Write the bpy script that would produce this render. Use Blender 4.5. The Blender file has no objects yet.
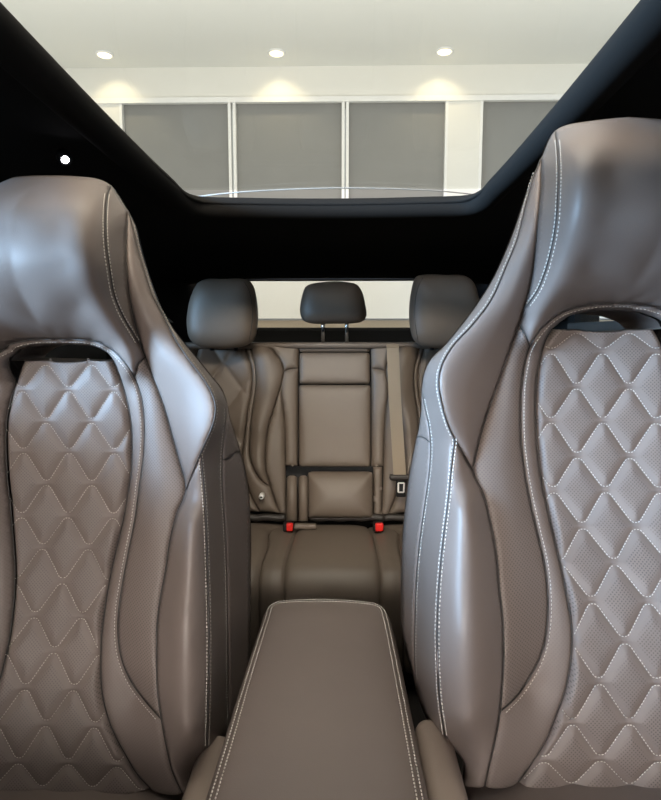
import bpy, bmesh, math, random
import numpy as np
from mathutils import Vector, Matrix
from mathutils.geometry import delaunay_2d_cdt

random.seed(4)
C = bpy.context.scene.collection
R = math.radians

# ------------------------------------------------------------------ camera, world, lights, exposure
CAM = np.array([0.024, 0.0, 1.35])
FPX = 580.0
cam_d = bpy.data.cameras.new('camera')
cam = bpy.data.objects.new('camera', cam_d)
C.objects.link(cam)
cam.location = CAM
cam.rotation_euler = (R(90 - 6.4), 0, R(1.14))
cam_d.sensor_fit = 'VERTICAL'
cam_d.sensor_height = 24.0
cam_d.lens = 24.0 * FPX / 800.0
cam_d.clip_start = 0.02
bpy.context.scene.camera = cam
ROT = np.array(cam.rotation_euler.to_matrix())

sc = bpy.context.scene
sc.view_settings.view_transform = 'Standard'
sc.view_settings.look = 'None'
sc.view_settings.gamma = 1.0
sc.view_settings.exposure = 0.0
sc.view_settings.use_curve_mapping = False

world = bpy.data.worlds.new('world')
sc.world = world
world.use_nodes = True
world.node_tree.nodes['Background'].inputs[0].default_value = (0.99, 1.0, 0.965, 1)
world.node_tree.nodes['Background'].inputs[1].default_value = 0.5


def area(name, loc, target, sx, sy, power, col, spread=180):
    l = bpy.data.lights.new(name, 'AREA')
    l.shape = 'RECTANGLE'
    l.size = sx
    l.size_y = sy
    l.energy = power
    l.color = col
    l.spread = R(spread)
    o = bpy.data.objects.new(name, l)
    C.objects.link(o)
    o.location = loc
    d = Vector(target) - Vector(loc)
    o.rotation_euler = d.to_track_quat('-Z', 'Y').to_euler()
    return o


# daylight through the showroom's glazed front (behind the camera) and its left side
area('front_daylight', (-1.2, -5.2, 2.45), (-0.1, 0.7, 1.1), 5.0, 0.6, 78, (1.0, 0.92, 0.86), 70)
area('side_daylight', (-4.2, -1.3, 2.3), (0.1, 0.75, 1.25), 2.6, 1.4, 300, (0.42, 0.66, 1.0), 60)
# the showroom's ceiling lighting: a bank in front of the car and one above it
area('ceiling_lighting', (0.0, -1.8, 3.88), (0.0, 1.0, 1.2), 3.4, 1.0, 108, (1.0, 0.88, 0.76), 90)
area('ceiling_lighting', (0.0, 0.75, 3.88), (0.0, 0.9, 0.0), 2.4, 1.6, 62, (1.0, 0.92, 0.82))
# added wash, hidden behind the car, brightens the showroom ceiling and back wall
area('added_ceiling_wash', (0.0, 3.6, 2.0), (0.0, 4.0, 4.2), 9.0, .5, 118, (1.0, 0.99, 0.96))


# ------------------------------------------------------------------ pixel helpers
def ray(px, py):
    px = np.asarray(px, float)
    py = np.asarray(py, float)
    d = np.stack([(px - 330.5) / FPX, (400.0 - py) / FPX, -np.ones_like(px)], -1)
    return d @ ROT.T


def at(px, py, Y):
    """the point of the place that is seen at this pixel and lies Y metres ahead"""
    r = ray(px, py)
    t = np.asarray(Y) / r[..., 1]
    return CAM + r * t[..., None] if np.ndim(t) else CAM + r * t


def project(P):
    d = (np.asarray(P) - CAM) @ ROT
    return 330.5 + FPX * d[..., 0] / -d[..., 2], 400.0 - FPX * d[..., 1] / -d[..., 2]


def crv(pts, step=2.5, closed=False):
    """smooth curve through points, resampled"""
    p = np.array(pts, float)
    if len(p) == 2:
        n = max(2, int(np.linalg.norm(p[1] - p[0]) / step) + 1)
        return p[0] + (p[1] - p[0]) * np.linspace(0, 1, n)[:, None]
    if closed:
        q = np.vstack([p[-1], p, p[0], p[1]])
    else:
        q = np.vstack([2 * p[0] - p[1], p, 2 * p[-1] - p[-2]])
    out = []
    m = len(q) - 3
    for i in range(m):
        a, b, c, d = q[i], q[i + 1], q[i + 2], q[i + 3]
        ta = 0.0
        tb = ta + max(1e-6, np.linalg.norm(b - a)) ** .5
        tc = tb + max(1e-6, np.linalg.norm(c - b)) ** .5
        td = tc + max(1e-6, np.linalg.norm(d - c)) ** .5
        n = max(1, int(round(np.linalg.norm(c - b) / step)))
        for t in np.linspace(tb, tc, n, endpoint=False):
            A1 = (tb - t) / (tb - ta) * a + (t - ta) / (tb - ta) * b
            A2 = (tc - t) / (tc - tb) * b + (t - tb) / (tc - tb) * c
            A3 = (td - t) / (td - tc) * c + (t - tc) / (td - tc) * d
            B1 = (tc - t) / (tc - ta) * A1 + (t - ta) / (tc - ta) * A2
            B2 = (td - t) / (td - tb) * A2 + (t - tb) / (td - tb) * A3
            out.append((tc - t) / (tc - tb) * B1 + (t - tb) / (tc - tb) * B2)
    if not closed:
        out.append(p[-1])
    return np.array(out)


def near(c, p):
    return int(np.argmin(((c - np.array(p, float)) ** 2).sum(1)))


def on(c, p):
    return c[near(c, p)].copy()


def seg(c, a, b):
    i, j = near(c, a), near(c, b)
    s = c[i:j + 1] if i <= j else c[j:i + 1][::-1]
    s = s.copy()
    s[0] = a
    s[-1] = b
    return s


def inside(P, poly):
    x, y = P[:, 0], P[:, 1]
    r = np.zeros(len(P), bool)
    n = len(poly)
    for i in range(n):
        x0, y0 = poly[i]
        x1, y1 = poly[(i + 1) % n]
        if y0 == y1:
            continue
        cnd = ((y0 > y) != (y1 > y)) & (x < (x1 - x0) * (y - y0) / (y1 - y0) + x0)
        r ^= cnd
    return r


def segdist(P, A, B):
    """distance of points to a set of segments"""
    best = np.full(len(P), 1e9)
    for a, b in zip(A, B):
        d = b - a
        L = max(1e-12, d @ d)
        t = np.clip(((P - a) @ d) / L, 0, 1)
        q = P - a - t[:, None] * d
        best = np.minimum(best, (q * q).sum(1))
    return np.sqrt(best)


class TPS:
    def __init__(self, pts, lam=8e-3):
        p = np.array(pts, float)
        self.p = p[:, :2] / 100.0
        n = len(p)
        K = self.k(self.p)
        K[np.arange(n), np.arange(n)] += lam
        Pm = np.hstack([np.ones((n, 1)), self.p])
        A = np.zeros((n + 3, n + 3))
        A[:n, :n] = K
        A[:n, n:] = Pm
        A[n:, :n] = Pm.T
        b = np.zeros(n + 3)
        b[:n] = p[:, 2]
        self.w = np.linalg.lstsq(A, b, rcond=None)[0]

    def k(self, q):
        d2 = ((q[:, None, :] - self.p[None]) ** 2).sum(-1)
        return 0.5 * d2 * np.log(d2 + 1e-12)

    def __call__(self, px, py):
        q = np.stack([np.ravel(px), np.ravel(py)], 1) / 100.0
        out = self.k(q) @ self.w[:-3] + self.w[-3] + q @ self.w[-2:]
        return out.reshape(np.shape(px))


class Surf:
    """an upholstered surface: a leaning plane plus a smooth relief"""
    def __init__(self, Y0, yref, lean, ctrl=None):
        self.Y0, self.lean = Y0, lean
        self.z0 = at(330.0, yref, Y0)[2]
        self.tps = TPS(ctrl) if ctrl is not None else None

    def Y(self, px, py):
        r = ray(px, py)
        t = (self.Y0 + self.lean * (CAM[2] - self.z0)) / (r[..., 1] - self.lean * r[..., 2])
        y = t * r[..., 1]
        if self.tps is not None:
            y = y + self.tps(px, py)
        return y

    def pos(self, px, py, extra=0.0):
        P = at(px, py, self.Y(px, py))
        P[..., 1] += extra
        return P

    def centre(self, X, py, guess):
        py = np.asarray(py, float)
        px = np.full(py.shape, float(guess))
        for _ in range(12):
            P = self.pos(px, py)
            px = px + (X - P[..., 0]) * FPX / P[..., 1]
        return px

    def find(self, X, z, guess):
        """pixel of the surface point with this X and z"""
        X = np.asarray(X, float)
        z = np.asarray(z, float)
        Y = np.full(X.shape, float(guess))
        for _ in range(6):
            px, py = project(np.stack([X, Y, z], -1))
            Y = self.Y(px, py)
        return project(np.stack([X, Y, z], -1))


# ------------------------------------------------------------------ objects
def thing(name, label, cat, loc=(0, 0, 0), group=None):
    o = bpy.data.objects.new(name, None)
    C.objects.link(o)
    o.location = loc
    o['label'] = label
    o['category'] = cat
    if group:
        o['group'] = group
    return o


def tag(o, label, cat, group=None):
    o['label'] = label
    o['category'] = cat
    if group:
        o['group'] = group
    return o


def link(name, me, mat, parent=None, label=None):
    o = bpy.data.objects.new(name, me)
    C.objects.link(o)
    if mat is not None:
        me.materials.append(mat)
    if parent is not None:
        o.parent = parent
        root = parent
        off = Vector((0, 0, 0))
        while root is not None:
            off += root.location
            root = root.parent
        o.location = -off          # all mesh data is written in world coordinates
    if label:
        o['label'] = label
    return o


def struct(o):
    o['kind'] = 'structure'
    return o


class MB:
    def __init__(self):
        self.v = []
        self.f = []

    def add(self, vs, fs):
        n = len(self.v)
        self.v.extend([tuple(map(float, p)) for p in vs])
        self.f.extend([tuple(i + n for i in q) for q in fs])

    def box(self, c, s, rot=None):
        hx, hy, hz = s[0] / 2, s[1] / 2, s[2] / 2
        vs = [Vector((x, y, z)) for x in (-hx, hx) for y in (-hy, hy) for z in (-hz, hz)]
        if rot is not None:
            vs = [rot @ p for p in vs]
        vs = [p + Vector(c) for p in vs]
        self.add(vs, [(0, 1, 3, 2), (4, 6, 7, 5), (0, 4, 5, 1), (2, 3, 7, 6), (0, 2, 6, 4), (1, 5, 7, 3)])

    def tube(self, pts, r, n=8, closed=False):
        pts = [Vector(p) for p in pts]
        rings = []
        m = len(pts)
        up = None
        for i, p in enumerate(pts):
            if closed:
                t = (pts[(i + 1) % m] - pts[i - 1]).normalized()
            else:
                t = (pts[min(i + 1, m - 1)] - pts[max(i - 1, 0)]).normalized()
            if up is None:
                up = t.orthogonal().normalized()
            else:
                up = (up - t * up.dot(t)).normalized()
            s = t.cross(up)
            rr = r[i] if hasattr(r, '__len__') else r
            rings.append([p + up * (rr * math.cos(2 * math.pi * k / n)) + s * (rr * math.sin(2 * math.pi * k / n)) for k in range(n)])
        vs = [q for g in rings for q in g]
        fs = []
        for i in range(m if closed else m - 1):
            j = (i + 1) % m
            for k in range(n):
                fs.append((i * n + k, i * n + (k + 1) % n, j * n + (k + 1) % n, j * n + k))
        if not closed:
            fs.append(tuple(range(n))[::-1])
            fs.append(tuple(range((m - 1) * n, m * n)))
        self.add(vs, fs)

    def build(self, name, mat, parent=None, smooth=False, bevel=0.0, label=None, recalc=True, seg_=2):
        me = bpy.data.meshes.new(name)
        me.from_pydata(self.v, [], self.f)
        if recalc or bevel:
            bm = bmesh.new()
            bm.from_mesh(me)
            bmesh.ops.remove_doubles(bm, verts=bm.verts, dist=1e-6)
            if recalc:
                bmesh.ops.recalc_face_normals(bm, faces=bm.faces)
            if bevel:
                bmesh.ops.bevel(bm, geom=list(bm.edges), offset=bevel, segments=seg_, affect='EDGES', profile=.5)
            bm.to_mesh(me)
            bm.free()
        if smooth:
            me.shade_smooth()
        return link(name, me, mat, parent, label)


def cushion_box(name, c, s, bev, mat, parent, sub=2, label=None, rot=None):
    """softly rounded block"""
    bm = bmesh.new()
    bmesh.ops.create_cube(bm, size=1.0)
    bmesh.ops.scale(bm, vec=s, verts=bm.verts)
    bmesh.ops.bevel(bm, geom=list(bm.edges), offset=bev, segments=5, affect='EDGES', profile=.5)
    if rot is not None:
        bmesh.ops.rotate(bm, cent=(0, 0, 0), matrix=rot, verts=bm.verts)
    bmesh.ops.translate(bm, vec=c, verts=bm.verts)
    me = bpy.data.meshes.new(name)
    bm.to_mesh(me)
    bm.free()
    me.shade_smooth()
    return link(name, me, mat, parent, label)


# ------------------------------------------------------------------ materials
def new_mat(name):
    m = bpy.data.materials.new(name)
    m.use_nodes = True
    nt = m.node_tree
    return m, nt, nt.nodes['Principled BSDF']


def plain(name, col, rough=.5, metal=0.0, spec=.5, noise=0.0, nscale=60.0, bump=0.0, bscale=300.0, sheen=0.0):
    m, nt, b = new_mat(name)
    b.inputs['Roughness'].default_value = rough
    b.inputs['Metallic'].default_value = metal
    b.inputs['Specular IOR Level'].default_value = spec
    b.inputs['Base Color'].default_value = (*col, 1)
    if sheen:
        b.inputs['Sheen Weight'].default_value = sheen
    tc = nt.nodes.new('ShaderNodeTexCoord')
    if noise:
        n = nt.nodes.new('ShaderNodeTexNoise')
        n.inputs['Scale'].default_value = nscale
        nt.links.new(tc.outputs['Object'], n.inputs['Vector'])
        r = nt.nodes.new('ShaderNodeMix')
        r.data_type = 'RGBA'
        r.inputs[6].default_value = (*[c * (1 - noise) for c in col], 1)
        r.inputs[7].default_value = (*[min(1, c * (1 + noise)) for c in col], 1)
        nt.links.new(n.outputs['Fac'], r.inputs[0])
        nt.links.new(r.outputs[2], b.inputs['Base Color'])
    if bump:
        n2 = nt.nodes.new('ShaderNodeTexNoise')
        n2.inputs['Scale'].default_value = bscale
        n2.inputs['Detail'].default_value = 3
        nt.links.new(tc.outputs['Object'], n2.inputs['Vector'])
        bp = nt.nodes.new('ShaderNodeBump')
        bp.inputs['Strength'].default_value = bump
        bp.inputs['Distance'].default_value = .001
        nt.links.new(n2.outputs['Fac'], bp.inputs['Height'])
        nt.links.new(bp.outputs['Normal'], b.inputs['Normal'])
    return m


def leather(name, col, rough=.42, perf=False):
    m, nt, b = new_mat(name)
    N, L = nt.nodes, nt.links
    tc = N.new('ShaderNodeTexCoord')
    b.inputs['Roughness'].default_value = rough
    b.inputs['Specular IOR Level'].default_value = .5
    n = N.new('ShaderNodeTexNoise')
    n.inputs['Scale'].default_value = 25
    n.inputs['Detail'].default_value = 4
    L.new(tc.outputs['Object'], n.inputs['Vector'])
    mx = N.new('ShaderNodeMix')
    mx.data_type = 'RGBA'
    mx.inputs[6].default_value = (*[c * .94 for c in col], 1)
    mx.inputs[7].default_value = (*[c * 1.06 for c in col], 1)
    L.new(n.outputs['Fac'], mx.inputs[0])
    g = N.new('ShaderNodeTexVoronoi')
    g.inputs['Scale'].default_value = 900
    L.new(tc.outputs['Object'], g.inputs['Vector'])
    bp = N.new('ShaderNodeBump')
    bp.inputs['Strength'].default_value = .12
    bp.inputs['Distance'].default_value = .0006
    L.new(g.outputs['Distance'], bp.inputs['Height'])
    L.new(bp.outputs['Normal'], b.inputs['Normal'])
    if not perf:
        L.new(mx.outputs[2], b.inputs['Base Color'])
        return m
    # punched holes on a regular grid in the leather's own flat measure (metres)
    uv = N.new('ShaderNodeUVMap')
    uv.uv_map = 'flat'
    v = N.new('ShaderNodeTexVoronoi')
    v.voronoi_dimensions = '2D'
    v.inputs['Scale'].default_value = 330
    v.inputs['Randomness'].default_value = 0.0
    rt = N.new('ShaderNodeVectorRotate')
    rt.inputs['Angle'].default_value = R(45)
    L.new(uv.outputs['UV'], rt.inputs['Vector'])
    L.new(rt.outputs['Vector'], v.inputs['Vector'])
    ramp = N.new('ShaderNodeMapRange')
    ramp.inputs['From Min'].default_value = .20
    ramp.inputs['From Max'].default_value = .34
    ramp.inputs['To Min'].default_value = 1.0
    ramp.inputs['To Max'].default_value = 0.0
    L.new(v.outputs['Distance'], ramp.inputs['Value'])
    a = N.new('ShaderNodeAttribute')
    a.attribute_name = 'perf'
    mul = N.new('ShaderNodeMath')
    mul.operation = 'MULTIPLY'
    L.new(ramp.outputs['Result'], mul.inputs[0])
    L.new(a.outputs['Fac'], mul.inputs[1])
    mul2 = N.new('ShaderNodeMath')
    mul2.operation = 'MULTIPLY'
    mul2.inputs[1].default_value = .6
    L.new(mul.outputs[0], mul2.inputs[0])
    m2 = N.new('ShaderNodeMix')
    m2.data_type = 'RGBA'
    m2.inputs[7].default_value = (.012, .010, .009, 1)
    L.new(mul2.outputs[0], m2.inputs[0])
    L.new(mx.outputs[2], m2.inputs[6])
    L.new(m2.outputs[2], b.inputs['Base Color'])
    return m


def glass_mat(name, tint, gloss=1.0):
    m = bpy.data.materials.new(name)
    m.use_nodes = True
    nt = m.node_tree
    nt.nodes.clear()
    out = nt.nodes.new('ShaderNodeOutputMaterial')
    t = nt.nodes.new('ShaderNodeBsdfTransparent')
    t.inputs[0].default_value = (*tint, 1)
    g = nt.nodes.new('ShaderNodeBsdfGlossy')
    g.inputs['Roughness'].default_value = .03
    lw = nt.nodes.new('ShaderNodeLayerWeight')
    lw.inputs['Blend'].default_value = .5
    pw = nt.nodes.new('ShaderNodeMath')
    pw.operation = 'POWER'
    pw.inputs[1].default_value = 5
    nt.links.new(lw.outputs['Facing'], pw.inputs[0])
    f = nt.nodes.new('ShaderNodeMapRange')
    f.inputs['To Min'].default_value = .015
    f.inputs['To Max'].default_value = .30 * gloss
    nt.links.new(pw.outputs[0], f.inputs['Value'])
    mix = nt.nodes.new('ShaderNodeMixShader')
    nt.links.new(f.outputs[0], mix.inputs[0])
    nt.links.new(t.outputs[0], mix.inputs[1])
    nt.links.new(g.outputs[0], mix.inputs[2])
    nt.links.new(mix.outputs[0], out.inputs[0])
    return m


def emit(name, col, s):
    m = bpy.data.materials.new(name)
    m.use_nodes = True
    b = m.node_tree.nodes['Principled BSDF']
    b.inputs['Base Color'].default_value = (*col, 1)
    b.inputs['Emission Color'].default_value = (*col, 1)
    b.inputs['Emission Strength'].default_value = s
    return m


TAUPE = (.158, .125, .109)
M = dict(
    leather=leather('taupe_leather', TAUPE, .48),
    perf=leather('perforated_taupe_leather', (.162, .128, .111), .58, True),
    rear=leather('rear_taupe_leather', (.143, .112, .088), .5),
    thread=plain('pale_thread', (.53, .485, .43), .7),
    headliner=plain('black_headliner_cloth', (.012, .0115, .011), .95, spec=.1, noise=.2, nscale=300),
    lip=plain('charcoal_headliner_lip', (.015, .0142, .0135), .95, spec=.05),
    black=plain('black_plastic', (.010, .010, .011), .55, spec=.3),
    gloss=plain('gloss_black', (.008, .008, .009), .12),
    piping=plain('dark_piping', (.03, .025, .022), .5),
    carpet=plain('dark_carpet', (.016, .014, .013), .95, spec=.1, noise=.3, nscale=400),
    ledge=plain('grey_ledge_trim', (.05, .048, .045), .6),
    red=plain('red_plastic', (.75, .018, .012), .35),
    chrome=plain('chrome', (.75, .75, .74), .18, metal=1.0),
    belt=plain('tan_webbing', (.27, .215, .155), .75, bump=.4, bscale=900),
    belt_black=plain('black_webbing', (.02, .018, .017), .8),
    paper=plain('white_tag', (.75, .73, .70), .6),
    glass=glass_mat('clear_glass', (.93, .94, .92)),
    dimming_glass=glass_mat('light_dimming_rear_glass', (.42, .43, .42)),  # tint added to keep side light off the rear headrests
    wall=plain('white_wall_paint', (.80, .79, .74), .8, spec=.2, noise=.02, nscale=3),
    ceil=plain('white_ceiling_paint', (.80, .80, .76), .85, spec=.2),
    tan=plain('tan_wall_panel', (.36, .30, .22), .7),
    blind=plain('grey_blind_fabric', (.275, .275, .265), .9, spec=.1, noise=.04, nscale=8),
    frame=plain('white_window_frame', (.86, .86, .84), .45),
    grey=plain('grey_window_frame', (.30, .31, .31), .5),
    ground=plain('showroom_tiles', (.40, .39, .37), .35, noise=.06, nscale=4),
    lamp=emit('downlight_glow', (1.0, .78, .46), 4.5),
    led=emit('reading_led', (.95, .92, 1.0), 22.0),
    trim=leather('beige_side_leather', (.30, .235, .195), .5),
    seal=plain('pale_glass_seal', (.22, .21, .19), .6),
)


# ------------------------------------------------------------------ upholstery panels
def relief(d, puff, r, groove, g=2.2):
    return -puff * (1 - np.exp(-d / r)) + groove * np.exp(-(d / g) ** 2)


def triangulate(polys, spacing):
    """polys: list of (polyline, is_seam). Returns points, triangles, seam distance."""
    loop, A, B = [], [], []
    for pl, seam in polys:
        pl = np.asarray(pl, float)
        dense = [pl[0]]
        for a, b in zip(pl[:-1], pl[1:]):
            n = max(1, int(math.ceil(np.linalg.norm(b - a) / (spacing * 1.15))))
            for k in range(1, n + 1):
                dense.append(a + (b - a) * k / n)
        for q in dense:
            if not loop or np.linalg.norm(q - loop[-1]) > .05:
                loop.append(q)
        if seam:
            A.extend(pl[:-1])
            B.extend(pl[1:])
    if np.linalg.norm(loop[0] - loop[-1]) < .05:
        loop.pop()
    loop = np.array(loop)
    lo, hi = loop.min(0), loop.max(0)
    gy = np.arange(lo[1], hi[1], spacing * .866)
    pts = []
    for k, y in enumerate(gy):
        xs = np.arange(lo[0] + (k % 2) * spacing / 2, hi[0], spacing)
        pts.append(np.stack([xs, np.full(len(xs), y)], 1))
    pts = np.vstack(pts)
    pts = pts[inside(pts, loop)]
    if len(pts):
        db = segdist(pts, loop, np.roll(loop, -1, 0))
        pts = pts[db > spacing * .55]
    allp = np.vstack([loop, pts]) if len(pts) else loop
    n = len(loop)
    vs, es, fs, *_ = delaunay_2d_cdt([Vector(p) for p in allp], [(i, (i + 1) % n) for i in range(n)], [], 0, 1e-6)
    V = np.array([(v.x, v.y) for v in vs])
    F = np.array([f for f in fs if len(f) == 3])
    cen = V[F].mean(1)
    F = F[inside(cen, loop)]
    d = segdist(V, np.array(A), np.array(B)) if A else np.full(len(V), 50.0)
    return V, F, d


def panel(name, surf, polys, mat, parent, spacing=3.2, puff=.006, r=9.0, groove=.0018, mirror=None, weld=None,
          thick=.006, extra=None, perf=0.0, ref=(0, 0), label=None):
    V, F, d = triangulate(polys, spacing)
    e = relief(d, puff, r, groove)
    pf = np.full(len(V), perf)
    if extra is not None:
        P0 = surf.pos(V[:, 0], V[:, 1])
        de, pf = extra(P0, d)
        e = e + de
    P = surf.pos(V[:, 0], V[:, 1], e)
    # all triangles face the camera
    a, b, c = P[F[:, 0]], P[F[:, 1]], P[F[:, 2]]
    nrm = np.cross(b - a, c - a)
    s = ((CAM - a) * nrm).sum(1)
    flip = np.median(np.sign(s)) < 0
    if flip:
        F = F[:, ::-1]
    out = []

    def mk(P, F, pf, nm):
        me = bpy.data.meshes.new(nm)
        me.from_pydata(P.tolist(), [], F.tolist())
        at_ = me.attributes.new('perf', 'FLOAT', 'POINT')
        at_.data.foreach_set('value', pf.astype(np.float32))
        uv = me.uv_layers.new(name='flat')
        idx = np.zeros(len(me.loops), np.int32)
        me.loops.foreach_get('vertex_index', idx)
        q = np.stack([P[idx, 0] - ref[0], P[idx, 2] - ref[1]], 1)
        uv.data.foreach_set('uv', q.astype(np.float32).ravel())
        me.shade_smooth()
        o = link(nm, me, mat, parent, label)
        if thick:
            md = o.modifiers.new('thickness', 'SOLIDIFY')
            md.thickness = thick
            md.offset = -1
        out.append(o)

    if weld is not None:
        Pm = P.copy()
        Pm[:, 0] = 2 * weld - Pm[:, 0]
        onc = np.abs(P[:, 0] - weld) < 3e-4
        P[onc, 0] = weld
        idx = np.arange(len(P)) + len(P)
        idx[onc] = np.arange(len(P))[onc]
        F2 = idx[F][:, ::-1]
        keep = ~onc
        remap = np.cumsum(keep) - 1 + len(P)
        idx[keep] = remap[keep]
        F2 = idx[F][:, ::-1]
        P = np.vstack([P, Pm[keep]])
        pf = np.concatenate([pf, pf[keep]])
        F = np.vstack([F, F2])
        mk(P, F, pf, name)
    else:
        mk(P, F, pf, name)
        if mirror is not None:
            Pm = P.copy()
            Pm[:, 0] = 2 * mirror - Pm[:, 0]
            mk(Pm, F[:, ::-1], pf, name)
    return out


def offset_line(line, d):
    t = np.gradient(line, axis=0)
    t /= np.maximum(1e-9, np.linalg.norm(t, axis=1))[:, None]
    return line + np.stack([-t[:, 1], t[:, 0]], 1) * d


def stitch_verts(mb, P, nrm, step=.0042, ln=.0029, w=.00055, h=.0007):
    """little thread dashes along a 3D polyline P with normals nrm"""
    L = np.concatenate([[0], np.cumsum(np.linalg.norm(np.diff(P, axis=0), axis=1))])
    s = np.arange(step / 2, L[-1], step)
    for c in s:
        pts = []
        for q in (c - ln / 2, c + ln / 2):
            pts.append(np.array([np.interp(q, L, P[:, k]) for k in range(3)]))
        n = np.array([np.interp(c, L, nrm[:, k]) for k in range(3)])
        n /= max(1e-9, np.linalg.norm(n))
        t = pts[1] - pts[0]
        t /= max(1e-9, np.linalg.norm(t))
        sd = np.cross(t, n)
        m = (pts[0] + pts[1]) / 2
        a, b = pts[0] - n * .0002, pts[1] - n * .0002
        k1 = m + (a - m) * .55
        k2 = m + (b - m) * .55
        vs = [a, b, k1 + sd * w, k2 + sd * w, k1 - sd * w, k2 - sd * w, k1 + n * h, k2 + n * h]
        mb.add(vs, [(0, 2, 6), (2, 3, 7, 6), (3, 1, 7), (0, 6, 4), (4, 6, 7, 5), (5, 7, 1), (0, 4, 2), (1, 3, 5), (2, 4, 5, 3)])


def surf_normals(surf, px, py):
    a = surf.pos(px, py)
    b = surf.pos(px + 1.0, py)
    c = surf.pos(px, py + 1.0)
    n = np.cross(c - a, b - a)
    s = np.sign(((CAM - a) * n).sum(-1))
    n *= s[..., None]
    return n / np.linalg.norm(n, axis=-1)[..., None]


def seam_stitch(name, surf, line, offs, mat, parent, mirror=None, puff=.006, r=9.0, groove=.0018, w=.00055):
    mb, mb2 = MB(), MB()
    for o in offs:
        l = offset_line(line, o)
        e = relief(np.full(len(l), abs(o)), puff, r, groove)
        P = surf.pos(l[:, 0], l[:, 1], e - .0004)
        n = surf_normals(surf, l[:, 0], l[:, 1])
        stitch_verts(mb, P, n, w=w)
        if mirror is not None:
            Pm, nm = P.copy(), n.copy()
            Pm[:, 0] = 2 * mirror - Pm[:, 0]
            nm[:, 0] *= -1
            stitch_verts(mb2, Pm, nm, w=w)
    if mirror is not None:
        mb2.build(name, mat, parent, recalc=False, label='pale contrast stitching')
    return mb.build(name, mat, parent, recalc=False, label='pale contrast stitching')


def lattice(dx, zs, gap=.0036, flat=.0042, nx=4):
    """quilting chains in flat seat measure: every chain zigzags between two node rows at heights zs"""
    chains = []
    for k in range(len(zs) - 1):
        pts = []
        for i in range(-nx, nx + 1):
            x = i * dx
            z = zs[k] - gap if (i + k) % 2 == 1 else zs[k + 1] + gap
            pts += [(x - flat, z), (x + flat, z)]
        p = np.array(pts)
        L = np.concatenate([[0], np.cumsum(np.linalg.norm(np.diff(p, axis=0), axis=1))])
        q = np.linspace(0, L[-1], int(L[-1] / .0016))
        p = np.stack([np.interp(q, L, p[:, 0]), np.interp(q, L, p[:, 1])], 1)
        for _ in range(3):
            p[1:-1] = .25 * p[:-2] + .5 * p[1:-1] + .25 * p[2:]
        chains.append(p)
    return chains


# ------------------------------------------------------------------ the showroom (setting)
WY = 6.0
def zr(y, D):
    return at(334, y, D)[2]

ceil_z = float(zr(66, WY))
b = MB(); b.box((0, .5, ceil_z + .05), (16, 13, .1)); struct(b.build('ceiling', M['ceil']))
b = MB(); b.box((0, .5, -.05), (16, 13, .1)); struct(b.build('floor', M['ground']))
wz0, wz1 = 1.95, float(zr(101, WY))
# back wall: lower field, header above the windows, side piers
wx = [float(at(x, 150, WY)[0]) for x in (121, 447.5, 479)]
wz_t = float(zr(318.5, WY))
mb = MB()
mb.box((0, WY + .1, (wz0 + wz_t) / 2), (14, .2, wz0 - wz_t))
mb.box((0, WY + .1, (wz1 + ceil_z) / 2), (14, .2, ceil_z - wz1))
mb.box(((wx[0] - 7) / 2, WY + .1, (wz0 + wz1) / 2), (wx[0] + 7, .2, wz1 - wz0))
mb.box(((wx[1] + wx[2]) / 2, WY + .1, (wz0 + wz1) / 2), (wx[2] - wx[1], .2, wz1 - wz0))
mb.box(((4.6 + 7) / 2, WY + .1, (wz0 + wz1) / 2), (2.4, .2, wz1 - wz0))
struct(mb.build('wall_back', M['wall']))
mb = MB(); mb.box((0, WY + .08, wz_t / 2 - .01), (14, .22, wz_t - .02)); struct(mb.build('trim_1', M['tan']))
mb = MB(); mb.box((0, WY + .07, wz_t - .006), (14, .26, .012)); struct(mb.build('trim_2', M['grey']))
mb = MB(); mb.box((0, WY - .01, wz1 + .012), (14, .03, .05)); struct(mb.build('trim_3', M['frame']))

# windows between piers, each with a lowered roller blind
edges = [(121, 231.5), (233.5, 344.5), (346, 447.5), (479, 585)]
blind_labels = ['grey roller blind at the far left of the showroom windows, beside the white pier',
                'grey roller blind second from the left, behind the left half of the sunroof',
                'grey roller blind third from the left, directly left of the cream column',
                'grey roller blind right of the cream column, partly cut off by the roof edge']
for k, (a, b_) in enumerate(edges):
    xa, xb = float(at(a, 150, WY)[0]), float(at(b_, 150, WY)[0])
    mb = MB()
    w = .028
    mb.box((xa + w / 2, WY + .02, (wz0 + wz1) / 2), (w, .06, wz1 - wz0))
    mb.box((xb - w / 2, WY + .02, (wz0 + wz1) / 2), (w, .06, wz1 - wz0))
    mb.box(((xa + xb) / 2, WY + .10, wz0 + .03), (xb - xa, .06, .06))
    wn = mb.build('window_%d' % (k + 1), M['frame'])
    struct(wn)
    gl = MB(); gl.box(((xa + xb) / 2, WY + .14, (wz0 + wz1) / 2), (xb - xa - .05, .008, wz1 - wz0)); gl.build('pane', M['glass'], wn)
    t = thing('roller_blind', blind_labels[k], 'blind', ((xa + xb) / 2, WY + .06, wz0), 'roller blinds in the showroom windows')
    fb = MB(); fb.box(((xa + xb) / 2, WY + .06, (wz0 + wz1) / 2 + .03), (xb - xa - .03, .006, wz1 - wz0 - .06)); fb.build('fabric', M['blind'], t)
    fb = MB(); fb.tube([(xa + .02, WY + .075, wz1 - .012), (xb - .02, WY + .075, wz1 - .012)], .012, 12); fb.build('roller', M['grey'], t, smooth=True)
    fb = MB(); fb.box(((xa + xb) / 2, WY + .06, wz0 + .06), (xb - xa - .03, .014, .03)); fb.build('bottom_bar', M['frame'], t)

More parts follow.
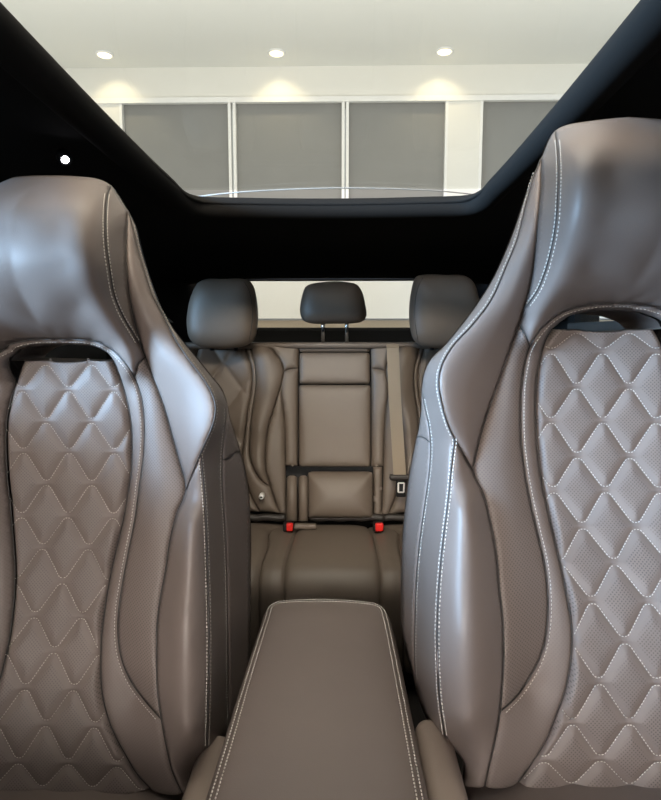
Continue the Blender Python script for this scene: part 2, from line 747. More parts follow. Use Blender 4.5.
# recessed downlights
dl_labels = ['round lit downlight in the white ceiling, leftmost of the three',
             'round lit downlight in the white ceiling, middle of the three',
             'round lit downlight in the white ceiling, rightmost of the three']
Pc = ray(276.0, 52.5)
DY = float(Pc[1] * (ceil_z - CAM[2]) / Pc[2])
for k, px in enumerate((104.5, 276.5, 444.5)):
    p = at(px, 52.5, DY)
    t = thing('downlight', dl_labels[k], 'light', (p[0], p[1], ceil_z), 'recessed downlights in the showroom ceiling')
    mb = MB(); mb.tube([(p[0] + .072 * math.cos(a), p[1] + .072 * math.sin(a), ceil_z - .004) for a in np.linspace(0, 2 * math.pi, 24, endpoint=False)], .012, 8, True)
    mb.build('trim_ring', M['frame'], t, smooth=True)
    mb = MB(); mb.tube([(p[0], p[1], ceil_z - .003), (p[0], p[1], ceil_z - .014)], [.064, .056], 24); mb.build('lens', M['lamp'], t)
    l = bpy.data.lights.new('downlight_beam', 'SPOT')
    l.energy = 7
    l.color = (1.0, .83, .52)
    l.spot_size = R(100)
    l.spot_blend = .6
    l.shadow_soft_size = .05
    o = bpy.data.objects.new('downlight_beam', l)
    C.objects.link(o)
    o.parent = t
    o.location = (0, 0, -.03)
    o.rotation_euler = (R(28), 0, 0)

# ------------------------------------------------------------------ car shell
def zroof(x, y):
    z = 1.675 if y < 1.3 else 1.675 - .098 * ((y - 1.3) / 1.05) ** 1.15
    return z - .05 * (abs(x) / .72) ** 4


OPEN = [(-.312, .46), (-.3145, .53), (-.330, .9), (-.337, 1.2), (-.333, 1.33), (-.31, 1.375), (-.2, 1.395), (0, 1.405),
        (.2, 1.395), (.31, 1.375), (.333, 1.33), (.337, 1.2), (.330, .9), (.3145, .53), (.312, .46)]
OPEN = crv([(x, y + (.05 if y > .9 else 0)) for x, y in OPEN], .03)
OPEN = np.vstack([OPEN, [(.30, .43), (.27, .415), (-.27, .415), (-.30, .43)]])  # unseen front edge set back to keep ceiling light off the front headrests
outer = np.array([(-.74, -.95), (.74, -.95), (.74, 1.0), (.72, 2.0), (.66, 2.365), (-.66, 2.365), (-.72, 2.0), (-.74, 1.0)])  # roof carried forward out of view to shade the front headrests


def holed(outer, hole, spacing):
    """triangulated plate with a hole"""
    lp = []
    for a, b in zip(outer, np.roll(outer, -1, 0)):
        n = max(1, int(np.linalg.norm(b - a) / spacing))
        lp += [a + (b - a) * k / n for k in range(n)]
    lp = np.array(lp)
    g = np.stack(np.meshgrid(np.arange(lp[:, 0].min(), lp[:, 0].max(), spacing), np.arange(lp[:, 1].min(), lp[:, 1].max(), spacing)), -1).reshape(-1, 2)
    g = g[inside(g, lp) & ~inside(g, hole)]
    dd = np.minimum(segdist(g, lp, np.roll(lp, -1, 0)), segdist(g, hole, np.roll(hole, -1, 0)))
    g = g[dd > spacing * .4]
    n, m = len(lp), len(hole)
    allp = np.vstack([lp, hole, g])
    es = [(i, (i + 1) % n) for i in range(n)] + [(n + i, n + (i + 1) % m) for i in range(m)]
    vs, _, fs, *_ = delaunay_2d_cdt([Vector(p) for p in allp], es, [], 0, 1e-7)
    V = np.array([(v.x, v.y) for v in vs])
    F = np.array([f for f in fs if len(f) == 3])
    c = V[F].mean(1)
    return V, F[inside(c, lp) & ~inside(c, hole)]


V, F = holed(outer, OPEN, .06)
hl = thing('headliner', 'black cloth headliner with its raised lip framing the panoramic sunroof', 'headliner', (0, 1.0, 1.675))
me = bpy.data.meshes.new('ceiling_cloth')
me.from_pydata([(x, y, zroof(x, y)) for x, y in V], [], F.tolist())
me.shade_smooth()
o = link('ceiling_cloth', me, M['headliner'], hl)
md = o.modifiers.new('thickness', 'SOLIDIFY'); md.thickness = .006; md.offset = 1
# rounded lip round the opening
mb = MB()
lipc = [(x * 1.072, (y - .90) * 1.048 + .90, zroof(x, y) - .004) for x, y in OPEN]
mb.tube(lipc, .025, 14, True)
mb.build('sunroof_lip', M['lip'], hl, smooth=True)

# sunroof glass with pale rear seal line
sr = thing('sunroof', 'large clear panoramic sunroof glass over the front seats, showroom ceiling visible through it', 'sunroof', (0, .7, 1.71))
mb = MB()
mb.add([(-.42, -.1, 1.712), (.42, -.1, 1.712), (.42, 1.50, 1.712), (-.42, 1.50, 1.712), (-.42, -.1, 1.717), (.42, -.1, 1.717), (.42, 1.50, 1.717), (-.42, 1.50, 1.717)],
       [(0, 1, 2, 3), (7, 6, 5, 4), (0, 4, 5, 1), (1, 5, 6, 2), (2, 6, 7, 3), (3, 7, 4, 0)])
mb.build('glass_pane', M['glass'], sr)
arc = []
for px, py in crv([(150, 203), (190, 197.5), (235, 192.5), (285, 189.5), (340, 188), (400, 189), (440, 191), (478, 195), (520, 201)], 8):
    r_ = ray(px, py)
    t_ = (1.710 - CAM[2]) / r_[2]
    arc.append(CAM + r_ * t_)
arc = [p for p in arc if abs(p[0]) < .41]
mb = MB(); mb.tube(arc, .0016, 6); mb.build('rear_seal', M['seal'], sr)

# car floor
mb = MB(); mb.box((0, 1.1, .42), (1.50, 3.7, .06)); cf = mb.build('cabin_floor', M['carpet']); struct(cf)

BELT = 1.385
for s, sd in ((-1, 'left'), (1, 'right')):
    # front and rear door: inner panel, window frame, glass
    for nm, y0, y1, where in (('front', -.5, .80, 'beside the front seat'), ('rear', .92, 1.92, 'beside the rear bench')):
        t = thing('car_door', 'black %s door panel on the %s of the photo, %s' % (nm, sd, where), 'car door', (s * .78, (y0 + y1) / 2, .45), 'car doors')
        mb = MB(); mb.box((s * .80, (y0 + y1) / 2, (BELT + .45) / 2), (.09, y1 - y0, BELT - .45)); mb.build('door_panel', M['black'], t, bevel=.012)
        mb = MB(); mb.box((s * .752, (y0 + y1) / 2, 1.02), (.05, (y1 - y0) * .75, .05)); mb.build('armrest', M['leather'], t, bevel=.015)
        mb = MB(); mb.box((s * .765, (y0 + y1) / 2, BELT - .012), (.03, y1 - y0 - .03, .03)); mb.build('belt_trim', M['ledge'], t, bevel=.006)
        mb = MB(); mb.box((s * .80, (y0 + y1) / 2, (BELT + 1.60) / 2), (.005, y1 - y0 - .01, 1.60 - BELT + .03)); mb.build('window_glass', M['glass'] if nm == 'front' or s > 0 else M['dimming_glass'], t)
    mb = MB()
    for y0, y1 in ((.80, .92),):
        mb.box((s * .775, (y0 + y1) / 2, 1.04), (.08, y1 - y0, 1.20))
    mb.box((s * .765, .84, 1.625), (.09, 2.3, .07))
    tag(mb.build('centre_pillar', M['headliner'], bevel=.012), 'black centre pillar and roof rail on the %s side of the car' % sd, 'pillar', 'roof pillars')
    # rear quarter: pillar trim
    t = thing('quarter_trim', 'black rear pillar trim on the %s side, beside the tailgate window' % sd, 'pillar trim', (s * .74, 2.4, .45), 'rear pillar trims')
    mb = MB()
    mb.add([(s * .78, 1.92, .45), (s * .66, 3.0, .45), (s * .78, 1.92, 1.66), (s * .56, 2.42, 1.60), (s * .53, 3.0, 1.42), (s * .86, 1.92, .45), (s * .86, 3.0, .45), (s * .86, 1.92, 1.70), (s * .80, 2.42, 1.66), (s * .74, 3.0, 1.46)],
           [(0, 1, 4, 3, 2), (5, 7, 8, 9, 6), (0, 2, 7, 5), (2, 3, 8, 7), (3, 4, 9, 8), (4, 1, 6, 9), (0, 5, 6, 1)])
    mb.build('pillar_panel', M['headliner'], t)
    mb = MB()
    mb.add([(s * .76, 1.95, 1.40), (s * .66, 2.9, 1.40), (s * .70, 1.95, 1.40), (s * .60, 2.9, 1.40), (s * .76, 1.95, 1.43), (s * .66, 2.9, 1.43), (s * .71, 1.95, 1.425), (s * .61, 2.9, 1.425)],
           [(0, 1, 3, 2), (4, 6, 7, 5), (0, 4, 5, 1), (2, 3, 7, 6), (0, 2, 6, 4), (1, 5, 7, 3)])
    mb.build('ledge', M['ledge'], t)

# unseen dashboard, added to shade the lower front seats
db = thing('dashboard', 'dark soft dashboard added out of view to shade the lower front seats', 'dashboard', (0, -.5, .45))
mb = MB()
pr = [(-.80, 1.06), (-.45, 1.10), (-.32, 1.085), (-.27, 1.05), (-.26, .98), (-.34, .80), (-.36, .62), (-.80, .62)]
mb.add([(x, y, z) for x in (-.70, .70) for y, z in pr], [tuple(range(8)), tuple(range(8, 16))[::-1]] + [(i, (i + 1) % 8, 8 + (i + 1) % 8, 8 + i) for i in range(8)])
mb.build('dashboard_pad', M['black'], db)
mb = MB(); mb.box((0, -.52, .535), (.30, .40, .17)); mb.build('centre_stack', M['black'], db, bevel=.01)
mb = MB(); mb.box((-.36, -.36, 1.115), (.40, .16, .05)); mb.build('instrument_hood', M['headliner'], db, bevel=.015)

# tailgate
tg = thing('tailgate', 'black tailgate with a wide window behind the rear headrests', 'tailgate', (0, 2.9, .45))
zt_top = float(zr(279.5, 2.40)); zt_bot = float(zr(327.5, 2.92))
mb = MB(); mb.box((0, 2.98, (zt_bot + .45) / 2), (1.3, .10, zt_bot - .45)); mb.build('lower_panel', M['headliner'], tg, bevel=.015)
mb = MB()
mb.add([(-.66, 2.38, 1.70), (.66, 2.38, 1.70), (.66, 2.40, zt_top), (-.66, 2.40, zt_top), (-.66, 2.46, 1.70), (.66, 2.46, 1.70), (.66, 2.47, zt_top), (-.66, 2.47, zt_top)],
       [(0, 1, 2, 3), (7, 6, 5, 4), (0, 4, 5, 1), (1, 5, 6, 2), (2, 6, 7, 3), (3, 7, 4, 0)])
mb.build('upper_rail', M['headliner'], tg)
mb = MB()
mb.add([(-.66, 2.45, zt_top + .01), (.66, 2.45, zt_top + .01), (.62, 2.97, zt_bot - .01), (-.62, 2.97, zt_bot - .01), (-.66, 2.455, zt_top + .015), (.66, 2.455, zt_top + .015), (.62, 2.975, zt_bot - .005), (-.62, 2.975, zt_bot - .005)],
       [(0, 1, 2, 3), (7, 6, 5, 4), (0, 4, 5, 1), (1, 5, 6, 2), (2, 6, 7, 3), (3, 7, 4, 0)])
mb.build('window_glass', M['glass'], tg)

# reading light on the black pillar by the left seat
p = at(65, 159.5, 1.0)
rl = thing('reading_light', 'small glowing white reading lamp above the left front seat', 'light', (float(p[0]), float(p[1]), float(p[2])))
mb = MB()
th = np.linspace(0, 2 * math.pi, 20, endpoint=False)
nrm = Vector(CAM - p).normalized()
nrm = (nrm + Vector((.3, 0, -.5))).normalized()
a1 = nrm.orthogonal().normalized(); a2 = nrm.cross(a1)
P0 = Vector(p)
mb.tube([P0 + a1 * (.0085 * math.cos(a)) + a2 * (.0085 * math.sin(a)) for a in th], .0028, 8, True)
mb.build('bezel', M['black'], rl, smooth=True)
mb = MB(); mb.tube([P0 - nrm * .004, P0 + nrm * .001, P0 + nrm * .003], [.0062, .0062, .004], 20); mb.build('lens', M['led'], rl, smooth=True)
mb = MB(); mb.tube([P0 - nrm * .016, P0 - nrm * .003], [.012, .0105], 16); mb.build('housing', M['black'], rl, smooth=True)

# ------------------------------------------------------------------ front seats
SL = dict(
    O=[(-60, 181), (-20, 179.5), (0, 178.7), (37, 176.5), (75, 177), (100, 180), (111, 185.5), (120, 197), (128, 211), (136, 227), (142, 252), (154, 290), (166, 318), (182, 340),
       (200, 362), (212, 377), (222, 390), (226.5, 403), (229.5, 417), (234, 432), (240, 452), (245, 470), (249, 497), (250.5, 530), (250.5, 580), (250, 640), (249, 690), (242, 728), (230, 743), (218, 748.5), (207, 753), (199, 760), (193.5, 769), (193, 788)],
    H=[(111, 185.5), (108, 192), (106, 210), (106, 240), (109, 267), (114, 295), (122, 315), (132, 332), (141, 347)],
    F=[(128, 211), (126, 235), (126, 262), (127.5, 285), (132, 312), (141, 347), (145, 357), (154, 380), (164, 407), (172, 435), (179, 460), (185.5, 490), (176, 515), (169, 545), (164.5, 575), (160, 598), (157, 622),
       (156, 660), (157.5, 695), (161, 720), (166, 747), (172, 772), (182, 794)],
    G=[(128, 211), (133, 228), (138, 250), (144, 270), (152, 295), (165, 320), (177, 342), (189, 360), (202, 377), (211, 392), (215, 405), (214.5, 417), (211, 429), (204, 445), (195, 466), (185.5, 490)],
    D=[(200.5, 454), (202.5, 475), (205, 505), (207, 555), (208.5, 610), (209, 660), (208, 710), (207, 753)],
    S1=[(226, 403), (226.5, 415), (225, 430), (223, 450), (222.5, 475), (223.5, 500), (225.5, 530), (227, 570), (228, 610), (228.5, 660), (229, 707), (230, 743)],
    Q=[(114, 361), (120, 377.5), (126, 397.5), (130, 417), (132, 440), (131, 470), (127.5, 495), (122, 525), (116, 550), (111, 572), (104.5, 610), (101, 640), (100.5, 660), (101, 685), (104, 705), (112, 730), (125, 755), (137, 775), (150, 789)],
    B=[(44, 340.5), (67, 339.5), (95, 342), (110, 349), (122, 360), (134, 377.5), (141, 397), (144, 425), (143, 455), (139, 485), (134, 522), (128, 552), (122, 585), (118, 615), (118, 640), (122, 662), (132, 684), (142, 698), (161, 720)],
    hole=[(50, 345), (69, 344.5), (92, 346), (104, 350), (111, 355.5), (114, 361)],
    ptop=[(50, 363.5), (69, 362.5), (90, 361.5), (114, 361)],
    K=[(134, 377.5), (138, 365), (145, 357)],
    J=[(222.7, 460), (230, 458), (236, 452), (239.5, 451)],
    T1=(111, 185.5), T2=(128, 211), Hb=(141, 347), K1=(145, 357), K2=(134, 377.5), V=(185.5, 490), D0=(200.5, 454), E=(161, 720), Fb=(182, 794), Qb=(150, 789), Qt=(114, 361),
    Oe=(193, 788), Db=(207, 753), Sb=(230, 743), St=(226, 403), J1=(222.7, 460), J2=(239.5, 451), ybot=795.0,
    prof=[(360, 69.5), (389, 69.5), (421, 69.5), (450, 70.3), (482, 70), (514, 69), (546, 66.5), (580, 63.5), (614, 59.3), (649, 55), (686, 50.5), (722, 46.8), (760, 44.3), (795, 43)],
    rows=[362.5, 389, 420.5, 450.5, 482.5, 514.5, 546, 580, 614, 649, 686, 722, 760, 787, 812],
    guess=60, cx=(69.5, 400), Y0=.770, yref=400, row0=389.0, y0=177.0, yh=339.5, sgn=1,
)
SR = dict(
    O=[(720, 124), (690, 119.5), (661, 118), (636, 118), (608.5, 120), (583.5, 123), (566, 126), (555.5, 130.5), (548, 141), (541, 159), (531, 181), (525, 197), (515.5, 225), (506, 250), (492, 280), (477, 304), (460, 327), (445, 345),
       (432, 357.5), (425, 370), (422, 385), (421.5, 405), (419, 427), (415, 445), (410, 470), (406, 500), (402.5, 537), (401, 580), (401, 610), (402, 632), (406, 652), (411, 670), (417, 694), (425, 715), (437, 736), (446, 743), (455, 749), (461.5, 757), (463.5, 768), (462, 782)],
    H=[(555.5, 130.5), (557.5, 148), (558.5, 170), (558, 195), (556, 225), (551, 252), (545, 273), (538, 290), (525, 309)],
    F=[(541, 159), (542, 182), (540, 207), (537, 240), (532.5, 275), (525, 309), (519, 325), (510, 350), (499, 382), (490, 407), (482, 432), (477, 452), (474, 472), (484, 495), (491, 522), (497, 555), (500, 590), (503, 615), (504, 640), (504, 670), (502, 695), (500, 717), (496, 738), (491, 760), (485, 787)],
    G=[(541, 159), (533, 180), (526, 205), (517, 240), (506, 267), (491, 300), (472, 325), (452, 347), (441.5, 366), (438.5, 382), (441, 400), (447, 422), (453, 436), (462, 451), (474, 472)],
    D=[(455, 439), (452, 462), (449, 492), (445, 525), (441, 560), (438, 600), (437, 637), (438, 675), (440, 703), (446, 743)],
    S1=[(421.8, 394), (424, 406), (428, 424), (430, 442), (429, 470), (425, 500), (420, 535), (416.5, 570), (415, 600), (414, 645), (414.5, 670), (417, 694)],
    Q=[(552, 329), (546, 340), (541, 357), (537, 380), (536, 405), (536.5, 430), (538.5, 455), (541.5, 477), (547, 505), (555, 540), (561, 565), (567, 595), (571, 616), (572.5, 640), (571, 662), (566, 690), (557, 715), (546, 742), (533.5, 762), (518.5, 783)],
    B=[(640, 305), (622, 304), (603.5, 304), (581, 307), (563.5, 312.5), (546, 325), (530, 347), (525, 366), (522, 387), (521, 412), (522, 445), (526, 476), (532, 507), (538.5, 535), (545, 564), (548, 592), (548, 620), (543.5, 649), (533.5, 672), (518.5, 695), (501.5, 712)],
    hole=[(630, 310.5), (602, 310.5), (583, 312), (569, 316), (560, 321.5), (552, 329)],
    ptop=[(630, 333), (602, 332.5), (580, 331.5), (552, 329)],
    K=[(530, 347), (525.5, 335), (519, 325)],
    J=[(430, 443), (427, 440), (422, 437), (417, 437)],
    T1=(555.5, 130.5), T2=(541, 159), Hb=(525, 309), K1=(519, 325), K2=(530, 347), V=(474, 472), D0=(455, 439), E=(501.5, 712), Fb=(485, 787), Qb=(518.5, 783), Qt=(552, 329),
    Oe=(462, 782), Db=(446, 743), Sb=(417, 694), St=(421.8, 394), J1=(430, 443), J2=(417, 437), ybot=791.0,
    prof=[(330, 602), (351, 602), (386, 602), (420, 602), (455, 602.3), (489, 604.7), (525, 608), (561, 613.3), (599, 619), (639, 623.7), (680, 627), (720, 628.5), (757, 628.7), (792, 628)],
    rows=[330.5, 351, 386, 420, 455, 489, 525, 561, 599, 639, 680, 720, 757, 785, 810],
    guess=610, cx=(602, 386), Y0=.696, yref=386, row0=351.0, y0=118.0, yh=304.0, sgn=-1,
)


def frac(c, table, ylo=None, yhi=None):
    """control points on a curve: offsets by fraction of its height"""
    ylo = c[:, 1].min() if ylo is None else ylo
    yhi = c[:, 1].max() if yhi is None else yhi
    return [(ylo + f * (yhi - ylo), o) for f, o in table]


def xat(c, y):
    i = int(np.argmin(np.abs(c[:, 1] - y)))
    best = c[i, 0]
    for j in (i - 1, i + 1):
        if 0 <= j < len(c) and c[j, 1] != c[i, 1] and (c[j, 1] - y) * (c[i, 1] - y) <= 0:
            t = (y - c[i, 1]) / (c[j, 1] - c[i, 1])
            best = c[i, 0] + t * (c[j, 0] - c[i, 0])
    return best


def front_seat(S, name, label, side):
    cv = {k: crv(S[k]) for k in ('O', 'H', 'F', 'G', 'D', 'S1', 'Q', 'B', 'hole', 'ptop', 'K', 'J')}
    y0, yh = S['y0'], S['yh']
    H_ = S['ybot'] - y0
    sg = S['sgn']
    ctrl = []

    # depth of the backrest's middle line from its known sideways place
    base = Surf(S['Y0'], S['yref'], .16)
    Xc = float(base.pos(*[np.array(float(v)) for v in S['cx']])[0])
    prof_y = np.arange(S['prof'][0][0], S['prof'][-1][0] + .1, 5.0)
    pxs = np.interp(prof_y, [q[0] for q in S['prof']], [q[1] for q in S['prof']])
    for _ in range(12):
        pxs[1:-1] = .25 * pxs[:-2] + .5 * pxs[1:-1] + .25 * pxs[2:]
    r_ = ray(pxs, prof_y)
    dY = (Xc - CAM[0]) / r_[:, 0] * r_[:, 1] - base.Y(pxs, prof_y)
    prof_o = lambda y: float(np.interp(y, prof_y, dY))
    prof_x = lambda y: float(np.interp(y, prof_y, pxs))

    def follow(y, w):
        return w * prof_o(y) if y > prof_y[0] else 0.0

    grp = {}

    def put(c, table, ylo=None, yhi=None, w=0.0, key=None):
        kn = frac(c, table, ylo, yhi)
        ys = np.array([k[0] for k in kn]); os_ = np.array([k[1] for k in kn])
        yy = np.linspace(ys[0], ys[-1], max(3, int((ys[-1] - ys[0]) / 11) + 1))
        oo = np.interp(yy, ys, os_)
        for _ in range(2):
            oo[1:-1] = .25 * oo[:-2] + .5 * oo[1:-1] + .25 * oo[2:]
        for y, o in zip(yy, oo):
            grp.setdefault(key, []).append((xat(c, y), y, o + follow(y, w)))

    put(cv['H'], [(.06, -.085), (.2, -.118), (.5, -.122), (.8, -.090), (1, -.055)], key='H')
    put(cv['F'], [(0.0, -.055), (.09, -.072), (.16, -.062), (.235, -.040), (.30, -.022), (.39, -.018), (.478, -.034), (.55, -.036), (.62, -.036), (.70, -.036), (.78, -.036), (.87, -.032), (1, -.024)], w=.9, key='F')
    put(cv['G'], [(0, -.055), (.15, -.052), (.3, -.054), (.45, -.056), (.6, -.060), (.70, -.064), (.8, -.062), (.9, -.050), (1, -.034)], key='G')
    put(cv['D'], [(0, -.052), (.15, -.052), (.35, -.050), (.55, -.048), (.75, -.044), (.92, -.030)], w=.9, key='D')
    put(cv['S1'], [(.08, .020), (.2, .024), (.4, .034), (.6, .042), (.8, .060), (1, .080)], w=.6, key='S')
    oc = cv['O']
    i0 = near(oc, S['T1'])
    osub = oc[i0:near(oc, S['Sb']) + 1]
    ok_ = [(.02, -.035), (.06, -.038), (.12, -.030), (.19, -.018), (.24, -.008), (.30, .006), (.365, .030), (.40, .060), (.45, .100), (.52, .125), (.60, .145), (.69, .158), (.78, .150), (.85, .120)]
    for f in np.arange(.02, .86, .018):
        y = y0 + f * H_
        if y < osub[:, 1].max():
            grp.setdefault('O', []).append((xat(osub, y), y, float(np.interp(f, [k[0] for k in ok_], [k[1] for k in ok_]))))
    grp['foot'] = [(*S['Db'], .02 + follow(S['Db'][1], .8)), (*S['Oe'], -.012 + follow(S['Oe'][1], .9))]
    grp['O'].append((*on(oc, S['Sb']), .085))
    # quilted middle, its border and the cut-out
    gx = S['guess']
    for y in np.linspace(S['ptop'][1][1], S['ybot'], 26):
        for k in (0, .5):
            xc = prof_x(y) + k * (xat(cv['Q'], y) - prof_x(y))
            ctrl.append((xc, y, prof_o(y)))
    for y in np.linspace(cv['Q'][0, 1] + 18, cv['Q'][-1, 1], 24):
        ctrl.append((xat(cv['Q'], y), y, prof_o(y) - .003))
    bi = near(cv['B'], S['K2'])
    bl = cv['B'][bi:]
    for y in np.linspace(bl[0, 1], bl[-1, 1] - 25, 22):
        ctrl.append((xat(bl, y), y, .7 * prof_o(y) - .015))
    for q in cv['B'][:bi:8]:
        ctrl.append((q[0], q[1], -.046))
    for q in cv['hole'][::8]:
        ctrl.append((q[0], q[1], -.016))
    # crest of the lower bolster
    for f in np.linspace(.16, .92, 16):
        y = S['D0'][1] + 20 + f * (S['Db'][1] - S['D0'][1] - 20)
        xf, xd = xat(cv['F'][near(cv['F'], S['V']):], y), xat(cv['D'], y)
        grp.setdefault('crest', []).append((.36 * xf + .64 * xd, y, (-.068 + .016 * max(0, (f - .6) / .32)) + follow(y, .9)))
    # headrest
    for f, o in [(0, -.055), (.035, -.095), (.12, -.130), (.3, -.148), (.55, -.146), (.8, -.110), (.93, -.072)]:
        y = y0 + f * (yh - y0)
        xc = (12 if sg > 0 else 668) + f ** 2 * (50 if sg > 0 else -60)
        ctrl.append((xc, y, o))
        ctrl.append((xc - sg * 45, y + (1 if f == 0 else 0), o + .006))
        if .03 < f < .9:
            xh = xat(cv['H'], y)
            ctrl.append((.5 * (xc + xh), y, o + .003 if f > .1 else o))
    # full flat of the shoulder bolster between its two seams
    for y in np.linspace(cv['G'][0, 1] + 25, S['V'][1] - 15, 22):
        xf, xg = xat(cv['F'], y), xat(cv['G'], y)
        fk = np.array(sorted((q[1], q[2]) for q in grp['F']))
        gk = np.array(sorted((q[1], q[2]) for q in grp['G']))
        of = float(np.interp(y, fk[:, 0], fk[:, 1]))
        og = float(np.interp(y, gk[:, 0], gk[:, 1]))
        for k in (.35, .7, .9):
            grp.setdefault('mid', []).append((xf + k * (xg - xf), y, of + (og - of) * k - .004 * math.sin(math.pi * k)))
    top_o = [q for q in grp['O'] if q[1] < S['T2'][1] + 12]
    mk = lambda pts: Surf(S['Y0'], S['yref'], .16, pts)
    surf = mk(ctrl + grp['H'] + grp['F'] + top_o)
    surf_b = mk([q for q in grp['F'] if q[1] < S['V'][1] + 4] + grp['G'] + grp['mid'])
    surf_c = mk([q for q in grp['F'] if q[1] > S['V'][1] - 8] + [q for q in grp['G'] if q[1] > S['D0'][1] - 30] + grp['D'] + grp['crest'] + grp['foot'])
    surf_d = mk(grp['G'] + grp['D'] + grp['S'] + grp['O'] + grp['foot'])
    qc = []
    for y in np.linspace(S['ptop'][1][1] - 4, S['ybot'] + 4, 24):
        xm, xq = prof_x(y), xat(cv['Q'], y)
        for k, dq in ((-1, -.003), (-.5, 0), (0, 0), (.5, 0), (1, -.003)):
            qc.append((xm + k * (xq - xm), y, prof_o(y) + dq))
    surfq = Surf(S['Y0'], S['yref'], .16, qc)
    zrow = float(surfq.pos(np.array(S['cx'][0] * 1.0), np.array(S['row0']))[2])

    def cross(c, surf=surf):
        P = surf.pos(c[:, 0], c[:, 1])
        s = P[:, 0] - Xc
        for i in range(len(c) - 1):
            if s[i] * s[i + 1] <= 0:
                t = s[i] / (s[i] - s[i + 1])
                q = c[i] + t * (c[i + 1] - c[i])
                q[0] = surf.centre(Xc, q[1], q[0])
                return q, i
        raise RuntimeError('no crossing')

    ct, it = cross(cv['O'])
    cb, ib = cross(cv['B'])
    chl, ih = cross(cv['hole'])
    cp, ip = cross(cv['ptop'], surfq)

    def cline(ya, yb, surf=surf):
        ys = np.linspace(ya, yb, max(2, int(abs(yb - ya) / 3)))
        return np.stack([surf.centre(Xc, ys, S['guess']), ys], 1)

    seat = thing(name, label, 'car seat', (Xc, float(S['Y0']) - .1, .45), 'front seats')
    K = dict(parent=seat)
    ref = (Xc, zrow)
    F_, G_, O_, D_, H2, S1_, Q_, B_ = (cv[k] for k in ('F', 'G', 'O', 'D', 'H', 'S1', 'Q', 'B'))
    T1, T2, Hb, K1, K2, Vx, D0, E, Fb, Qb, Qt, Oe, Db, Sb, St, J1, J2 = (np.array(S[k], float) for k in ('T1', 'T2', 'Hb', 'K1', 'K2', 'V', 'D0', 'E', 'Fb', 'Qb', 'Qt', 'Oe', 'Db', 'Sb', 'St', 'J1', 'J2'))
    D0 = on(G_, D0); D_[0] = D0
    St = on(O_, St); S1_[0] = St
    Sb = on(O_, Sb); S1_[-1] = Sb
    Db = on(O_, Db); D_[-1] = Db
    J1 = on(S1_, J1); J2 = on(O_, J2)
    cv['J'][0] = J1; cv['J'][-1] = J2
    Et = on(F_, E); B_[-1] = Et
    Kk = cv['K']; Kk[0] = on(B_, K2); Kk[-1] = on(F_, K1)
    K1, K2 = Kk[-1], Kk[0]
    Hbb = on(F_, Hb); H2[-1] = Hbb

    def pl(c, i, first):
        s = c[i + 1:].copy()
        return np.vstack([first, s])

    # headrest
    panel('headrest', surf, [
        (cline(ct[1], cb[1]), False),
        (np.vstack([cb, seg(B_, B_[ib + 1], K2)]), True),
        (Kk, True), (seg(F_, K1, Hbb), True), (H2[::-1], True),
        (np.vstack([seg(O_, T1, O_[it + 1]), ct]), False)], M['leather'], weld=Xc, puff=.004, r=7, **K)
    panel('headrest_wing', surf, [(H2, True), (seg(F_, Hbb, T2), True), (seg(O_, T2, T1), False)], M['leather'], mirror=Xc, puff=.003, r=6, **K)
    panel('shoulder_bolster', surf_b, [(seg(F_, T2, Vx), True), (seg(G_, Vx, T2), True)], M['leather'], mirror=Xc, puff=.007, r=11, **K)
    panel('shoulder_edge', surf_d, [(seg(G_, T2, D0), True), (D_, True), (seg(O_, Db, Sb), False), (S1_[::-1], True), (seg(O_, St, T2), False)], M['leather'], mirror=Xc, puff=.003, r=6, **K)
    panel('side_bolster', surf_c, [(seg(F_, Vx, Fb), True), (np.array([Fb, Oe]), False), (seg(O_, Oe, Db), False), (D_[::-1], True), (seg(G_, D0, Vx), True)], M['leather'], mirror=Xc, puff=.006, r=12, **K)
    panel('side_panel', surf_d, [(seg(S1_, St, J1), True), (cv['J'], True), (seg(O_, J2, St), False)], M['leather'], mirror=Xc, puff=.002, r=6, **K)
    panel('lower_side_panel', surf_d, [(seg(S1_, J1, Sb), True), (seg(O_, Sb, J2), False), (cv['J'][::-1], True)], M['leather'], mirror=Xc, puff=.002, r=6, **K)
    panel('perforated_insert', surf, [(Kk, True), (seg(F_, K1, Et), True), (seg(B_, Et, K2), True)], M['perf'], mirror=Xc, puff=.005, r=10, perf=.75, ref=ref, label='perforated leather insert', **K)
    hole = np.vstack([chl, cv['hole'][ih + 1:]])
    hole[-1] = Qt
    bot = np.array([surfq.centre(Xc, S['ybot'], S['guess']), S['ybot']])
    ptop = np.vstack([cp, cv['ptop'][ip + 1:]])
    ptop[-1] = Qt
    panel('padded_border', surf, [
        (np.vstack([cb, B_[ib + 1:]]), True), (seg(F_, Et, Fb), True), (np.array([Fb, Qb]), False), (seg(Q_, Qb, Qt), True),
        (hole[::-1], False), (cline(chl[1], cb[1]), False)], M['perf'], weld=Xc, puff=.005, r=7, perf=.25, ref=ref, **K)

    # quilted middle
    ry_ = np.array(S['rows'], float)
    rz_ = surfq.pos(np.array([prof_x(y) for y in ry_]), ry_)[:, 2] - zrow
    ch = lattice(.0309, rz_)
    A = np.vstack([c[:-1] for c in ch]); Bq = np.vstack([c[1:] for c in ch])

    def quilt(P, d):
        q = np.stack([P[:, 0] - Xc, P[:, 2] - zrow], 1)
        dd = segdist(q, A, Bq)
        edge = np.clip(d / 6.0, 0, 1)
        h = -.0040 * (1 - np.exp(-(dd / .0075) ** 1.6)) * edge + .0008 * np.exp(-(dd / .0016) ** 2)
        pf = np.clip((dd - .0065) / .003, 0, 1) * .9
        return h, pf

